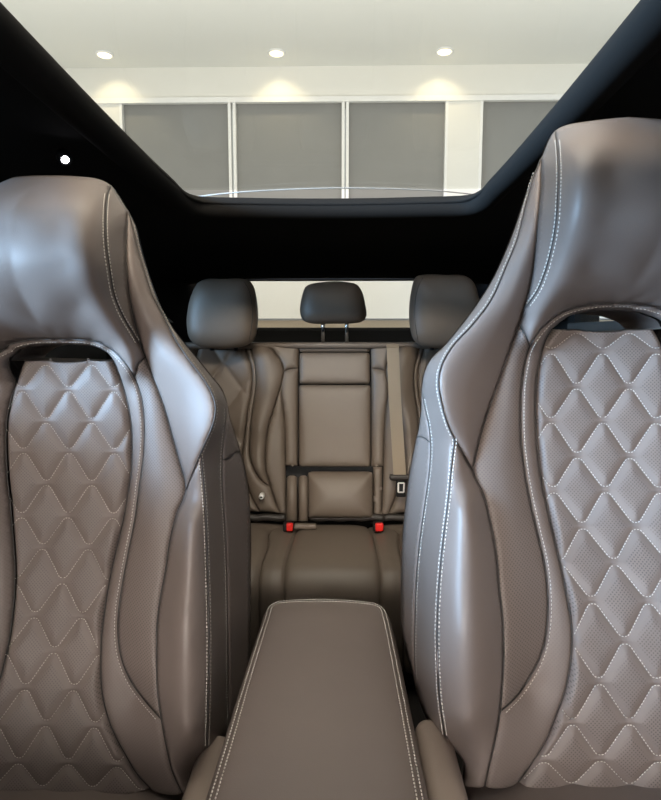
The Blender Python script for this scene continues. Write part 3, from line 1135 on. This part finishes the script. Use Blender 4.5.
    panel('quilted_panel', surfq, [(cline(cp[1], S['ybot'], surfq), False), (np.vstack([bot, Qb]), False), (seg(Q_, Qb, Qt), True), (ptop[::-1], False)],
          M['perf'], weld=Xc, puff=.003, r=4, groove=.004, spacing=1.7, extra=quilt, ref=ref, label='diamond quilted perforated leather', **K)
    mb = MB()
    qpoly = np.vstack([cline(cp[1], S['ybot'], surfq), Qb[None], seg(Q_, Qb, Qt), ptop[::-1]])
    for c in ch:
        cc = c[c[:, 0] * sg >= -1e-6] if True else c
        if len(cc) < 2:
            continue
        px, py = surfq.find(cc[:, 0] + Xc, cc[:, 1] + zrow, S['Y0'])
        ok = inside(np.stack([px, py], 1) + np.array([.3 * sg, 0]), qpoly)
        # runs
        i = 0
        while i < len(ok):
            if not ok[i]:
                i += 1
                continue
            j = i
            while j + 1 < len(ok) and ok[j + 1]:
                j += 1
            if j - i >= 2:
                P = surfq.pos(px[i:j + 1], py[i:j + 1], -.0026)
                n = surf_normals(surfq, px[i:j + 1], py[i:j + 1])
                stitch_verts(mb, P, n, step=.0036, ln=.0026, w=.0005)
                Pm, nm = P.copy(), n.copy()
                Pm[:, 0] = 2 * Xc - Pm[:, 0]
                nm[:, 0] *= -1
                stitch_verts(mb, Pm, nm, step=.0036, ln=.0026, w=.0005)
            i = j + 1
    mb.build('quilt_stitching', M['thread'], seat, recalc=False, label='pale diamond stitching')
    # seams
    seam_stitch('headrest_stitching', surf, H2[4:-2], (2.2, -2.2), M['thread'], seat, Xc, w=.0008)
    seam_stitch('bolster_stitching', surf_c, D_[:-3], (1.8 * sg,), M['thread'], seat, Xc, w=.0007)
    seam_stitch('bolster_stitching', surf_d, D_[:-3], (-1.8 * sg,), M['thread'], seat, Xc, puff=.003, r=6, w=.0007)
    k0 = near(G_, T2); k1 = near(G_, D0)
    seam_stitch('shoulder_stitching', surf_d, G_[k0 + 6:k1], (-2.2 * sg,), M['thread'], seat, Xc, puff=.003)
    seam_stitch('side_stitching', surf_d, S1_[2:-6], (2.0 * sg,), M['thread'], seat, Xc, puff=.002)
    seam_stitch('border_stitching', surf, B_[ib + 2:-1], (2.6 * sg,), M['thread'], seat, Xc, w=.0004)

    for ln_, sf in ((B_[ib + 1:], surf), (F_, surf), (G_, surf_b), (Kk, surf), (cv['J'], surf_d), (D_[:-2], surf_c), (H2, surf), (Q_, surf)):
        P = sf.pos(ln_[:, 0], ln_[:, 1], .0012)
        for k in (0, 1):
            mb = MB()
            Pk = P.copy()
            if k:
                Pk[:, 0] = 2 * Xc - Pk[:, 0]
            mb.tube(Pk, .0008, 6)
            mb.build('seam', M['piping'], seat, smooth=True, label='dark sunken seam')

    # back shell and the tunnel behind the cut-out
    half = np.vstack([ct, O_[it + 1:], Fb[None], Qb[None], bot])
    P = surf.pos(half[:, 0], half[:, 1], .004)
    Pd = surf_d.pos(half[:, 0], half[:, 1], .004)
    side_ = np.zeros(len(half), bool)
    side_[near(half, T2):near(half, Db) + 1] = True
    P[side_] = Pd[side_]
    Pc_ = surf_c.pos(half[:, 0], half[:, 1], .004)
    low = np.zeros(len(half), bool)
    low[near(half, Db) + 1:near(half, Fb)] = True
    P[low] = Pc_[low]
    Pm = P[::-1].copy(); Pm[:, 0] = 2 * Xc - Pm[:, 0]
    ring = np.vstack([P, Pm[1:-1]])
    hh = np.vstack([hole, ptop[::-1][1:]])
    Ph = surf.pos(hh[:, 0], hh[:, 1], .006)
    Phm = Ph[::-1].copy(); Phm[:, 0] = 2 * Xc - Phm[:, 0]
    hring = np.vstack([Ph, Phm[1:-1]])
    head = np.clip((ring[:, 2] - Ph[:, 2].mean() + .06) / .12, 0, 1)

    def idw(x, z, ref_):
        d2 = (ref_[:, 0] - x) ** 2 + (ref_[:, 2] - z) ** 2 + 1e-6
        w = 1 / d2 ** 1.5
        return float((ref_[:, 1] * w).sum() / w.sum())

    def back(inx, dn, dy):
        q = ring.copy()
        sx_ = np.clip((q[:, 0] - Xc) / .06, -1, 1)
        q[:, 0] -= sx_ * inx
        q[:, 2] += np.where(ring[:, 2] > ring[:, 2].max() - .10, -dn, 0)
        q[:, 1] += dy
        return q
    # the shell rounds off towards the back
    r1 = back(.014, .004, .020 + .025 * head)
    r2 = back(.048, .022, .040 + .050 * head)
    hb = hring.copy()
    hb[:, 0] = Xc + (hb[:, 0] - Xc) * 1.16
    hb[:, 1] = [max(idw(x, z, r2), y + .05) for x, y, z in hb]
    mb = MB()
    n = len(ring)
    mb.add(np.vstack([ring, r1, r2]), [(k * n + i, k * n + (i + 1) % n, (k + 1) * n + (i + 1) % n, (k + 1) * n + i) for k in range(2) for i in range(n)])
    V2, F2 = holed(r2[:, [0, 2]], hb[:, [0, 2]], .04)
    both = np.vstack([r2, hb])
    mb.add([(x, idw(x, z, both), z) for x, z in V2], F2.tolist())
    mb.build('back_shell', M['leather'], seat, smooth=True)
    mb = MB()
    m = len(hring)
    hm = hring.copy(); hm[:, 1] = hring[:, 1] * .5 + hb[:, 1] * .5 ; hm[:, 0] = Xc + (hm[:, 0] - Xc) * 1.06
    hb2 = hb.copy(); hb2[:, 1] += .013
    mb.add(np.vstack([hring, hm, hb2]), [(k * m + i, k * m + (i + 1) % m, (k + 1) * m + (i + 1) % m, (k + 1) * m + i) for k in range(2) for i in range(m)])
    mb.build('opening_lining', M['leather'], seat, smooth=True)

    # seat cushion, its side bolsters and the base below
    zc = float(surf.pos(bot[0], bot[1])[2])
    yc = float(surf.pos(bot[0], bot[1])[1])
    cushion_box('seat_cushion', (Xc, yc - .235, zc - .066), (.36, .52, .15), .018, M['leather'], seat)
    for s in (-1, 1):
        cushion_box('cushion_bolster', (Xc + s * .2045, yc - .20, zc - .045), (.041, .52, .18), .016, M['trim'], seat, label='lighter beige side bolster of the cushion')
    mb = MB(); mb.box((Xc, yc - .2, (zc - .14 + .52) / 2), (.40, .46, zc - .14 - .52)); mb.build('seat_base', M['black'], seat, bevel=.02)
    for s in (-1, 1):
        mb = MB(); mb.box((Xc + s * .16, yc - .18, .485), (.04, .60, .075)); mb.build('seat_rail', M['black'], seat, bevel=.008)
    return surf, Xc


front_seat(SL, 'front_seat', 'taupe quilted front seat on the left, below the small glowing reading lamp', 'left')
front_seat(SR, 'front_seat', 'taupe quilted front seat on the right, nearer and taller than the other one', 'right')

# ------------------------------------------------------------------ centre console with padded armrest
con = thing('center_console', 'taupe padded centre armrest with pale double stitching between the front seats', 'armrest', (0, .6, .45))
ZA = float(at(327, 604, .875)[2])


def on_plane(px, py, z=ZA):
    r = ray(px, py)
    return CAM + r * ((z - CAM[2]) / r[..., 2])[..., None]


ol = crv([(203, 800), (222, 741), (240, 683), (261.5, 618), (266, 605.5), (274, 600), (286, 598.2), (327, 597), (368, 599.8), (380, 602.5), (387.5, 609), (392, 622), (404, 676), (417, 738), (429.5, 800)], 2.0)
Pt = on_plane(ol[:, 0], ol[:, 1])
top2 = Pt[:, :2]
# continue the lid towards the dashboard, outside the frame
wl, wr = top2[0], top2[-1]
dl, dr = (top2[0] - top2[8]), (top2[-1] - top2[-9])
tl = [wl + dl / np.linalg.norm(dl) * q for q in (.16, .12, .08, .04)]
tr = [wr + dr / np.linalg.norm(dr) * q for q in (.04, .08, .12, .16)]
lid = np.vstack([tl, top2, tr])


def inset(P, d):
    """closed outline moved inwards"""
    n = len(P)
    t = np.roll(P, -1, 0) - np.roll(P, 1, 0)
    t /= np.linalg.norm(t, axis=1)[:, None]
    nn = np.stack([-t[:, 1], t[:, 0]], 1)
    c = P.mean(0)
    if np.mean(((c - P) * nn).sum(1)) < 0:
        nn = -nn
    return P + nn * d


rings = []
for d, z in ((.004, -.075), (.0, -.055), (-.003, -.03), (-.002, -.014), (.002, -.006), (.006, -.002), (.010, 0.0)):
    q = inset(lid, d)
    rings.append(np.hstack([q, np.full((len(q), 1), ZA + z)]))
mb = MB()
n = len(lid)
vs = np.vstack(rings)
fs = [(k * n + i, k * n + (i + 1) % n, (k + 1) * n + (i + 1) % n, (k + 1) * n + i) for k in range(len(rings) - 1) for i in range(n)]
mb.add(vs, fs)
inn = inset(lid, .010)
V2, F2, d2 = triangulate([(np.vstack([inn, inn[:1]]) * 1000, True)], 9.0)
mb.add([(x / 1000, y / 1000, ZA + .007 * (1 - math.exp(-dd / 28.0)) - .0012 * math.exp(-((dd - 0) / 3.0) ** 2)) for (x, y), dd in zip(V2, d2)], F2.tolist())
mb.add(rings[0], [tuple(range(n))])
o = mb.build('armrest_lid', M['leather'], con, smooth=True)
mb = MB()
far = np.clip((lid[:, 1] - (lid[:, 1].max() - .045)) / .04, 0, 1)
far = far * far * (3 - 2 * far)
for d in (.0062, .0118):
    q = lid + (inset(lid, 1.0) - lid) * (d * (1 + .8 * far))[:, None]
    z = ZA + (.0006 if d < .01 else .0026) + .0004
    P = np.hstack([q, np.full((n, 1), z)])
    stitch_verts(mb, P, np.tile([0, 0, 1.0], (n, 1)), step=.0046, ln=.0034, w=.0008, h=.0009)
mb.build('armrest_stitching', M['thread'], con, recalc=False, label='pale double stitching')
mb = MB()
q0 = inset(lid, .012); q1 = inset(lid, .022)
r0 = np.hstack([q0, np.full((n, 1), ZA - .070)]); r1 = np.hstack([q1, np.full((n, 1), .45)])
mb.add(np.vstack([r0, r1]), [(i, (i + 1) % n, n + (i + 1) % n, n + i) for i in range(n)] + [tuple(range(n)), tuple(range(n, 2 * n))])
mb.build('console_body', M['black'], con, smooth=False)

# ------------------------------------------------------------------ rear bench
R1 = [(245.5, 343), (246.6, 352), (251, 366), (252, 378), (251, 390), (247.5, 410), (244.5, 432), (242, 450), (242, 470), (248, 490), (259, 512)]
R2 = [(250, 343), (252, 355), (254.8, 369), (255, 388), (251.5, 413), (249.2, 439), (249, 455), (252.5, 468), (259, 479), (267, 486)]
R3 = [(262.6, 343), (272.6, 350), (281, 361), (284, 371), (281.7, 384), (276, 402.6), (269.5, 422.5), (266, 442.5), (265, 455), (266, 470), (270, 486), (275, 502), (280, 514)]
R4 = [(284, 371), (281, 385), (281.2, 396), (283, 408), (284.6, 431), (285.3, 466), (286.5, 514)]
AR = [(284, 371), (288, 369.5), (293, 368.6), (298.3, 368.4)]
R1, R2, R3, R4, AR = (crv(c, 2.0) for c in (R1, R2, R3, R4, AR))
yt, ybm = 343.0, 514.0
ctrl = []
for y in (343, 390, 440, 490, 514):
    ctrl += [(334, y, .0), (300, y, .0), (368, y, .0), (222, y, .018), (196, y, .0), (160, y, -.02), (130, y, 0)]
    ctrl += [(xat(R1, y), y, .006)]
for y in (355, 390, 430, 470):
    xa, xb = xat(R2, y), xat(R3, y)
    ctrl += [(.4 * xa + .6 * xb, y, -.022), (xb + 1, y, -.008)]
rs = Surf(1.86, 430, .27, ctrl)
bench = thing('rear_bench', 'taupe rear bench seat seen between the front seats, with three headrests', 'rear seat', (0, 1.7, .45))
KR = dict(parent=bench)
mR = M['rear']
cxl = 222.0
R1m = np.stack([2 * cxl - R1[:, 0], R1[:, 1]], 1)
e_ = lambda a, b: np.array([a, b], float)

rX = float(rs.pos(np.array(242.0), np.array(389.0))[0]); rZ = float(rs.pos(np.array(242.0), np.array(389.0))[2])
rch = lattice(.064, [-.083 * k for k in range(-3, 8)], gap=.0, flat=.001, nx=7)
rA = np.vstack([c[:-1] for c in rch]); rB = np.vstack([c[1:] for c in rch])


def rquilt(P, d):
    q = np.stack([P[:, 0] - rX, P[:, 2] - rZ], 1)
    dd = segdist(q, rA, rB)
    return -.008 * (1 - np.exp(-dd / .011)) * np.clip(d / 4, 0, 1) + .002 * np.exp(-(dd / .003) ** 2), np.zeros(len(P))


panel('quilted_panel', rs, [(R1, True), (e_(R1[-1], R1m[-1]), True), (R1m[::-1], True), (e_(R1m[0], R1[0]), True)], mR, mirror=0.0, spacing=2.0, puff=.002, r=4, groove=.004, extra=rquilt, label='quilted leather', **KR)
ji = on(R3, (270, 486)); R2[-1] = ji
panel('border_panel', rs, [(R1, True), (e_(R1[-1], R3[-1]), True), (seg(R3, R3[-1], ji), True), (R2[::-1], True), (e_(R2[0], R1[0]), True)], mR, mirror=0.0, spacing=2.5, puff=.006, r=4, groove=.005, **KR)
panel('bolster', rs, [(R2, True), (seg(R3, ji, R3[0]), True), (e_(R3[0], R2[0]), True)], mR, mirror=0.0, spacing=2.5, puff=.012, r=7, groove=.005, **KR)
a0 = on(R3, (284, 371)); AR[0] = a0; R4[0] = a0
edge = np.array([(299.2, 343), (298.8, 355), (298.3, 368.4), (298, 384), (297.4, 466.5)])
panel('shoulder_panel', rs, [(seg(R3, R3[0], a0), True), (AR, True), (edge[[2, 1, 0]], True), (e_(edge[0], R3[0]), True)], mR, mirror=0.0, spacing=2.5, puff=.008, r=6, groove=.004, **KR)
r4b = on(R4, (285.3, 466))
panel('inner_panel', rs, [(AR, True), (edge[2:], True), (e_(edge[-1], r4b), True), (seg(R4, r4b, a0), True)], mR, mirror=0.0, spacing=2.5, puff=.006, r=5, groove=.004, **KR)
panel('gusset', rs, [(seg(R3, a0, R3[-1]), True), (e_(R3[-1], R4[-1]), True), (R4[::-1], True)], mR, mirror=0.0, spacing=2.5, puff=.004, r=5, groove=.004, **KR)
outb = crv([(141, 343), (132, 370), (128, 420), (132, 514)], 4)
panel('outer_bolster', rs, [(R1m, True), (e_(R1m[-1], outb[-1]), True), (outb[::-1], True), (e_(outb[0], R1m[0]), True)], mR, mirror=0.0, spacing=5, puff=.03, r=14, groove=.004, **KR)
# short leather field right of the folded pad, where the left side has the hinges
panel('inner_panel', rs, [(e_((373.2, 467), (382.5, 467)), True), (e_((382.5, 467), (381.5, 516)), True), (e_((381.5, 516), (373.4, 516)), True), (e_((373.4, 516), (373.2, 467)), True)], mR, spacing=2.5, puff=.004, r=4, groove=.003, **KR)

# folded middle armrest: panels inside the frame of the backrest
arm = thing('folding_armrest', '', 'x')
bpy.data.objects.remove(arm)


def rect_panel(name, x0, x1, y0, y1, mat, parent, puff, r=5, groove=.003, skew=0, extra=None, rad=2.0):
    pts = []
    q = [(x0, y0), (x1, y0), (x1 + skew, y1), (x0 - skew, y1)]
    cs = []
    for i in range(4):
        a, b, c = np.array(q[i - 1], float), np.array(q[i], float), np.array(q[(i + 1) % 4], float)
        u = b + (a - b) / np.linalg.norm(a - b) * rad
        v = b + (c - b) / np.linalg.norm(c - b) * rad
        cs += [u, .5 * (u + v) * .5 + b * .5, v]
    cs = np.array(cs + [cs[0]])
    return panel(name, rs, [(cs, True)], mat, parent, spacing=2.5, puff=puff, r=r, groove=groove, extra=extra)


rect_panel('top_strip', 299.5, 369.5, 343, 351.8, mR, bench, .006, 5, groove=.0015)
fold = rect_panel('fold_down_armrest', 299.5, 369.8, 352.6, 384.0, mR, bench, .008, 4, groove=.0015, rad=3)[0]
rect_panel('armrest_face', 298.8, 370.6, 385.0, 467.0, mR, fold, .008, 4, groove=.0015, rad=3)
fwd = lambda P, d: (np.full(len(P), -.028), np.zeros(len(P)))
pad = rect_panel('armrest_pad', 307.5, 373.0, 469.5, 515.5, mR, bench, .03, 8, rad=5, extra=fwd)[0]
pad.modifiers[0].thickness = .05
# dark recess and the two hinge bosses left of the pad
for x0, x1 in ((287.3, 296.5), (299.3, 307.2)):
    mb = MB()
    xm = (x0 + x1) / 2
    pa, pb = at(xm, 476, 1.795), at(xm, 521, 1.735)
    rad = (x1 - x0) / 2 * 2.15 / FPX
    mb.tube([pa, pa + (pb - pa) * .04, pb], [rad * .6, rad, rad], 16)
    mb.build('hinge_boss', mR, bench, smooth=True)

# hem along the foot of the backrest
mb = MB()
for xa, xb in ((200, 286), (310, 384), (384, 470)):
    pts = [at(x, 517.5 + .5 * math.sin(x * .3), 1.775) for x in np.linspace(xa, xb, 24)]
    mb.tube(pts, .011, 10)
mb.build('lower_hem', M['piping'], bench, smooth=True)
# solid body behind all the panels
mb = MB()
zb0, zb1 = float(at(334, 525, 1.8)[2]), float(at(334, 345, 1.93)[2])
yA = lambda z: 1.86 + .27 * (z - rs.z0) + .06
mb.add([(-.65, yA(zb0), zb0), (.65, yA(zb0), zb0), (.65, yA(zb1), zb1), (-.65, yA(zb1), zb1), (-.65, yA(zb0) + .09, zb0), (.65, yA(zb0) + .09, zb0), (.65, yA(zb1) + .07, zb1), (-.65, yA(zb1) + .07, zb1)],
       [(0, 1, 2, 3), (7, 6, 5, 4), (0, 4, 5, 1), (1, 5, 6, 2), (2, 6, 7, 3), (3, 7, 4, 0)])
mb.build('backrest_frame', M['black'], bench, bevel=.02)
# leather top roll
mb = MB()
mb.add([(-.62, yA(zb1) - .075, zb1 - .012), (.62, yA(zb1) - .075, zb1 - .012), (.62, yA(zb1) + .07, zb1 - .02), (-.62, yA(zb1) + .07, zb1 - .02), (-.62, yA(zb1) - .075, zb1 + .008), (.62, yA(zb1) - .075, zb1 + .008), (.62, yA(zb1) + .07, zb1 + .008), (-.62, yA(zb1) + .07, zb1 + .008)],
       [(0, 1, 2, 3), (7, 6, 5, 4), (0, 4, 5, 1), (1, 5, 6, 2), (2, 6, 7, 3), (3, 7, 4, 0)])
mb.build('top_roll', mR, bench, bevel=.008, smooth=True)
# round metal anchor
mb = MB()
pa = at(261.3, 497, 1.775)
for k, (r0, r1) in enumerate(((.0085, .0075),)):
    mb.tube([pa + np.array([0, .03, 0]), pa, pa + np.array([0, -.003, 0])], [r0, r0, r1 * .7], 16)
mb.build('anchor_button', M['frame'], bench, smooth=True, label='small round metal button')
mb = MB(); mb.tube([pa + np.array([0, -.002, 0]), pa + np.array([0, -.0036, 0])], [.0036, .0036], 12); mb.build('button_centre', M['black'], bench)

# bench cushion: centre, two narrow strips, two outer seats
prof = crv([(1.83, .725), (1.78, .742), (1.70, .752), (1.58, .766), (1.48, .775), (1.42, .776), (1.375, .764), (1.352, .738), (1.345, .690), (1.348, .60), (1.36, .52)], .018)
sl = np.concatenate([[0], np.cumsum(np.linalg.norm(np.diff(prof, axis=0), axis=1))])
tn = np.gradient(prof, axis=0)
tn /= np.linalg.norm(tn, axis=1)[:, None]
nn = np.stack([tn[:, 1], -tn[:, 0]], 1)
nn *= np.sign(nn[:8, 1].mean())


def cushion(name, xa, xb, pf, label=None):
    """xa, xb: functions of distance along the profile"""
    nx = 26
    vs = []
    for i, (p, s) in enumerate(zip(prof, sl)):
        a, b = xa(s), xb(s)
        for k in range(nx):
            u = .5 - .5 * math.cos(math.pi * k / (nx - 1))
            x = a + (b - a) * u
            d = min(x - a, b - x)
            h = pf * (1 - math.exp(-d / .02)) - .006 * math.exp(-(d / .004) ** 2)
            de = min(s, sl[-1] - s)
            vs.append((x, p[0] + nn[i, 0] * h, p[1] + nn[i, 1] * h))
    fs = [(i * nx + k, i * nx + k + 1, (i + 1) * nx + k + 1, (i + 1) * nx + k) for i in range(len(prof) - 1) for k in range(nx - 1)]
    me = bpy.data.meshes.new(name)
    me.from_pydata(vs, [], fs)
    bm = bmesh.new(); bm.from_mesh(me); bmesh.ops.recalc_face_normals(bm, faces=bm.faces)
    if sum(f.normal.z for f in bm.faces) < 0:
        bmesh.ops.reverse_faces(bm, faces=bm.faces)
    bm.to_mesh(me); bm.free()
    me.shade_smooth()
    o = link(name, me, mR, bench, label)
    md = o.modifiers.new('thickness', 'SOLIDIFY'); md.thickness = .02; md.offset = -1
    return o


def sx(s):     # centre seam flares slightly inwards at the back
    return .118 - .012 * math.exp(-(s / .09) ** 2)


def so(s):
    return .178 + .0 * s + .02 * math.exp(-((s - .12) / .12) ** 2) - .05 * math.exp(-(s / .06) ** 2)


cushion('cushion_centre', lambda s: -sx(s), sx, .010)
cushion('cushion_strip', lambda s: -so(s), lambda s: -sx(s), .006)
cushion('cushion_strip', sx, so, .006)
cushion('cushion_seat', lambda s: -.66, lambda s: -so(s), .014)
cushion('cushion_seat', so, lambda s: .66, .014)
mb = MB(); mb.box((0, 1.61, .585), (1.28, .44, .27)); mb.build('bench_base', M['black'], bench, bevel=.02)


# headrests of the bench
def pillow(name, outline, Y, df, db, mat, parent, lean=0.0, seam=None):
    ol = crv(outline, 3.0, closed=True)
    P = at(ol[:, 0], ol[:, 1], np.full(len(ol), Y))
    c = P.mean(0)
    rings = []
    prof_ = [(0, 1)] + []
    m = 9
    vs = []
    lay = []
    for k in range(-m, m + 1):
        a = k / m * math.pi / 2
        dep = (df if k < 0 else db)
        off = dep * np.sign(math.sin(a)) * abs(math.sin(a)) ** .9
        s = abs(math.cos(a)) ** .55
        s = max(s, .02)
        # the front view keeps the full outline in the middle layer
        q = c + (P - c) * np.array([s, 1, s])
        q[:, 1] = Y + off + lean * (q[:, 2] - c[2])
        lay.append(q)
    n = len(ol)
    mb = MB()
    mb.add(np.vstack(lay), [(k * n + i, k * n + (i + 1) % n, (k + 1) * n + (i + 1) % n, (k + 1) * n + i) for k in range(2 * m) for i in range(n)] + [tuple(range(n)), tuple(range(2 * m * n, (2 * m + 1) * n))])
    o = mb.build(name, mat, parent, smooth=True)
    return o, c


HL = [(222, 278.5), (205, 279), (197.5, 283), (191.5, 295), (188, 311), (187.6, 326), (190.5, 338), (198, 345.5), (218, 348.5), (245, 346), (253.5, 341), (257, 330.5), (258, 315), (256.3, 298), (252.6, 285), (247, 279.5)]
HR = [(445, 274.5), (426, 274), (416.5, 276.5), (411.5, 290), (409, 312), (410, 328), (413.5, 340), (421, 346), (443, 348), (468, 345), (477, 336), (480, 322), (480, 308), (478.5, 297), (473.5, 282), (465, 275.5)]
HM = [(305, 287.5), (309, 284.5), (316, 282.8), (335, 281.3), (350, 282.5), (357, 284.5), (362, 291.5), (365.5, 305), (366.3, 316), (362.5, 321.5), (354, 323.3), (334, 323.8), (311.6, 323.5), (303.5, 320.5), (300, 312), (301.5, 298)]
for nm, o_, Y, posts in (('headrest', HL, 1.86, (212, 236)), ('headrest', HR, 1.86, (432, 456)), ('middle_headrest', HM, 1.93, (323, 346.7))):
    ob, c_ = pillow(nm, o_, Y, .055, .05, mR, bench, lean=.1)
    ylow = max(p[1] for p in o_)
    for px in posts:
        mb = MB()
        a = at(px, ylow - 8, Y + (.005 if 'mid' in nm else .03)); b_ = at(px, (ylow + 20) if 'mid' in nm else ylow + 2, Y + .03)
        mb.tube([a, b_], .0062, 12)
        mb.build('post', M['chrome'] if 'mid' in nm else M['black'], ob, smooth=True)
    # seam along the inner edge of the outer headrests, laid on the cover
    if 'mid' not in nm:
        sx_ = [(244, 282), (247.5, 287), (251.3, 300), (252.2, 320), (249, 341)] if o_ is HL else [(423, 278), (419.5, 284), (415.8, 297), (415, 320), (418, 341)]
        from mathutils.bvhtree import BVHTree
        bv = BVHTree.FromPolygons([v.co.copy() for v in ob.data.vertices], [tuple(p.vertices) for p in ob.data.polygons])
        pts = []
        for px, py in crv(sx_, 3):
            hit = bv.ray_cast(Vector(CAM), Vector(ray(px, py)).normalized())
            if hit[0] is not None:
                pts.append(hit[0] + hit[1] * .0002)
        mb = MB(); mb.tube(pts, .0011, 6); mb.build('seam', M['piping'], ob, smooth=True, label='dark seam')

# ------------------------------------------------------------------ belts and buckles
def strip(name, pts, w, th, mat, parent):
    """flat webbing along 3D points; width along x"""
    P = np.array(pts)
    vs, fs = [], []
    n = len(P)
    for p in P:
        vs += [p + (-w / 2, 0, 0), p + (w / 2, 0, 0), p + (w / 2, th, 0), p + (-w / 2, th, 0)]
    for i in range(n - 1):
        for k in range(4):
            fs.append((4 * i + k, 4 * i + (k + 1) % 4, 4 * i + 4 + (k + 1) % 4, 4 * i + 4 + k))
    fs += [(0, 1, 2, 3), (4 * n - 4, 4 * n - 1, 4 * n - 2, 4 * n - 3)]
    mb = MB(); mb.add(vs, fs)
    return mb.build(name, mat, parent)


mid = crv([(392.5, 344), (393, 353), (394.5, 390), (397, 430), (399.8, 475)], 6)
YB = rs.Y(mid[:, 0], mid[:, 1]) - .062
YB[0] += .02
pb_ = at(mid[:, 0], mid[:, 1], YB)
belt = thing('seat_belt', 'tan seat belt webbing hanging down the right part of the rear backrest', 'seat belt', tuple(map(float, pb_[-1])))
strip('webbing', pb_, .039, .002, M['belt'], belt)
pe = pb_[-1]
mb = MB(); mb.box((pe[0] + .001, pe[1] + .004, pe[2] - .008), (.066, .024, .018)); mb.build('belt_guide', M['piping'], belt, bevel=.006)
pt_ = at(401, 487, float(pe[1]))
tl_ = MB()
for a, b_ in (((-.009, .014), (.009, .014)), ((.009, .014), (.008, -.015)), ((.008, -.015), (-.009, -.015)), ((-.009, -.015), (-.009, .014))):
    tl_.tube([(pt_[0] + a[0], pt_[1] - .006, pt_[2] + a[1]), (pt_[0] + b_[0], pt_[1] - .006, pt_[2] + b_[1])], .0026, 6)
tl_.build('tongue_frame', M['paper'], belt, label='small pale metal loop')
mb = MB(); mb.box((pt_[0], pt_[1] + .006, pt_[2] - .005), (.03, .016, .055)); mb.build('tongue', M['black'], belt, bevel=.004)

for k, (x0, x1, lab) in enumerate(((284.5, 293.0, 'red and black buckle on the rear bench with a folded strap beside it'),
                                   (375.5, 383.0, 'red and black buckle on the rear bench nearest the tan belt'))):
    p = at((x0 + x1) / 2, 527.0, 1.69)
    t = thing('seat_belt_buckle', lab, 'buckle', tuple(map(float, p)), 'rear seat belt buckles')
    mb = MB(); mb.box((p[0] - .002, p[1] + .018, p[2] - .004), (.032, .034, .026)); mb.build('housing', M['black'], t, bevel=.005)
    mb = MB(); mb.box((p[0] + (.003 if k == 0 else 0), p[1] - .002, p[2] + .001), (.020 if k == 0 else .024, .014, .024)); mb.build('release_button', M['red'], t, bevel=.004, label='red push button')
    if k == 0:
        a = at(294, 527, 1.71); b_ = at(316.5, 526.5, 1.71)
        mb = MB(); mb.box(((a[0] + b_[0]) / 2, 1.715, (a[2] + b_[2]) / 2), (b_[0] - a[0], .02, .016)); mb.build('strap', M['rear'], t, bevel=.005)
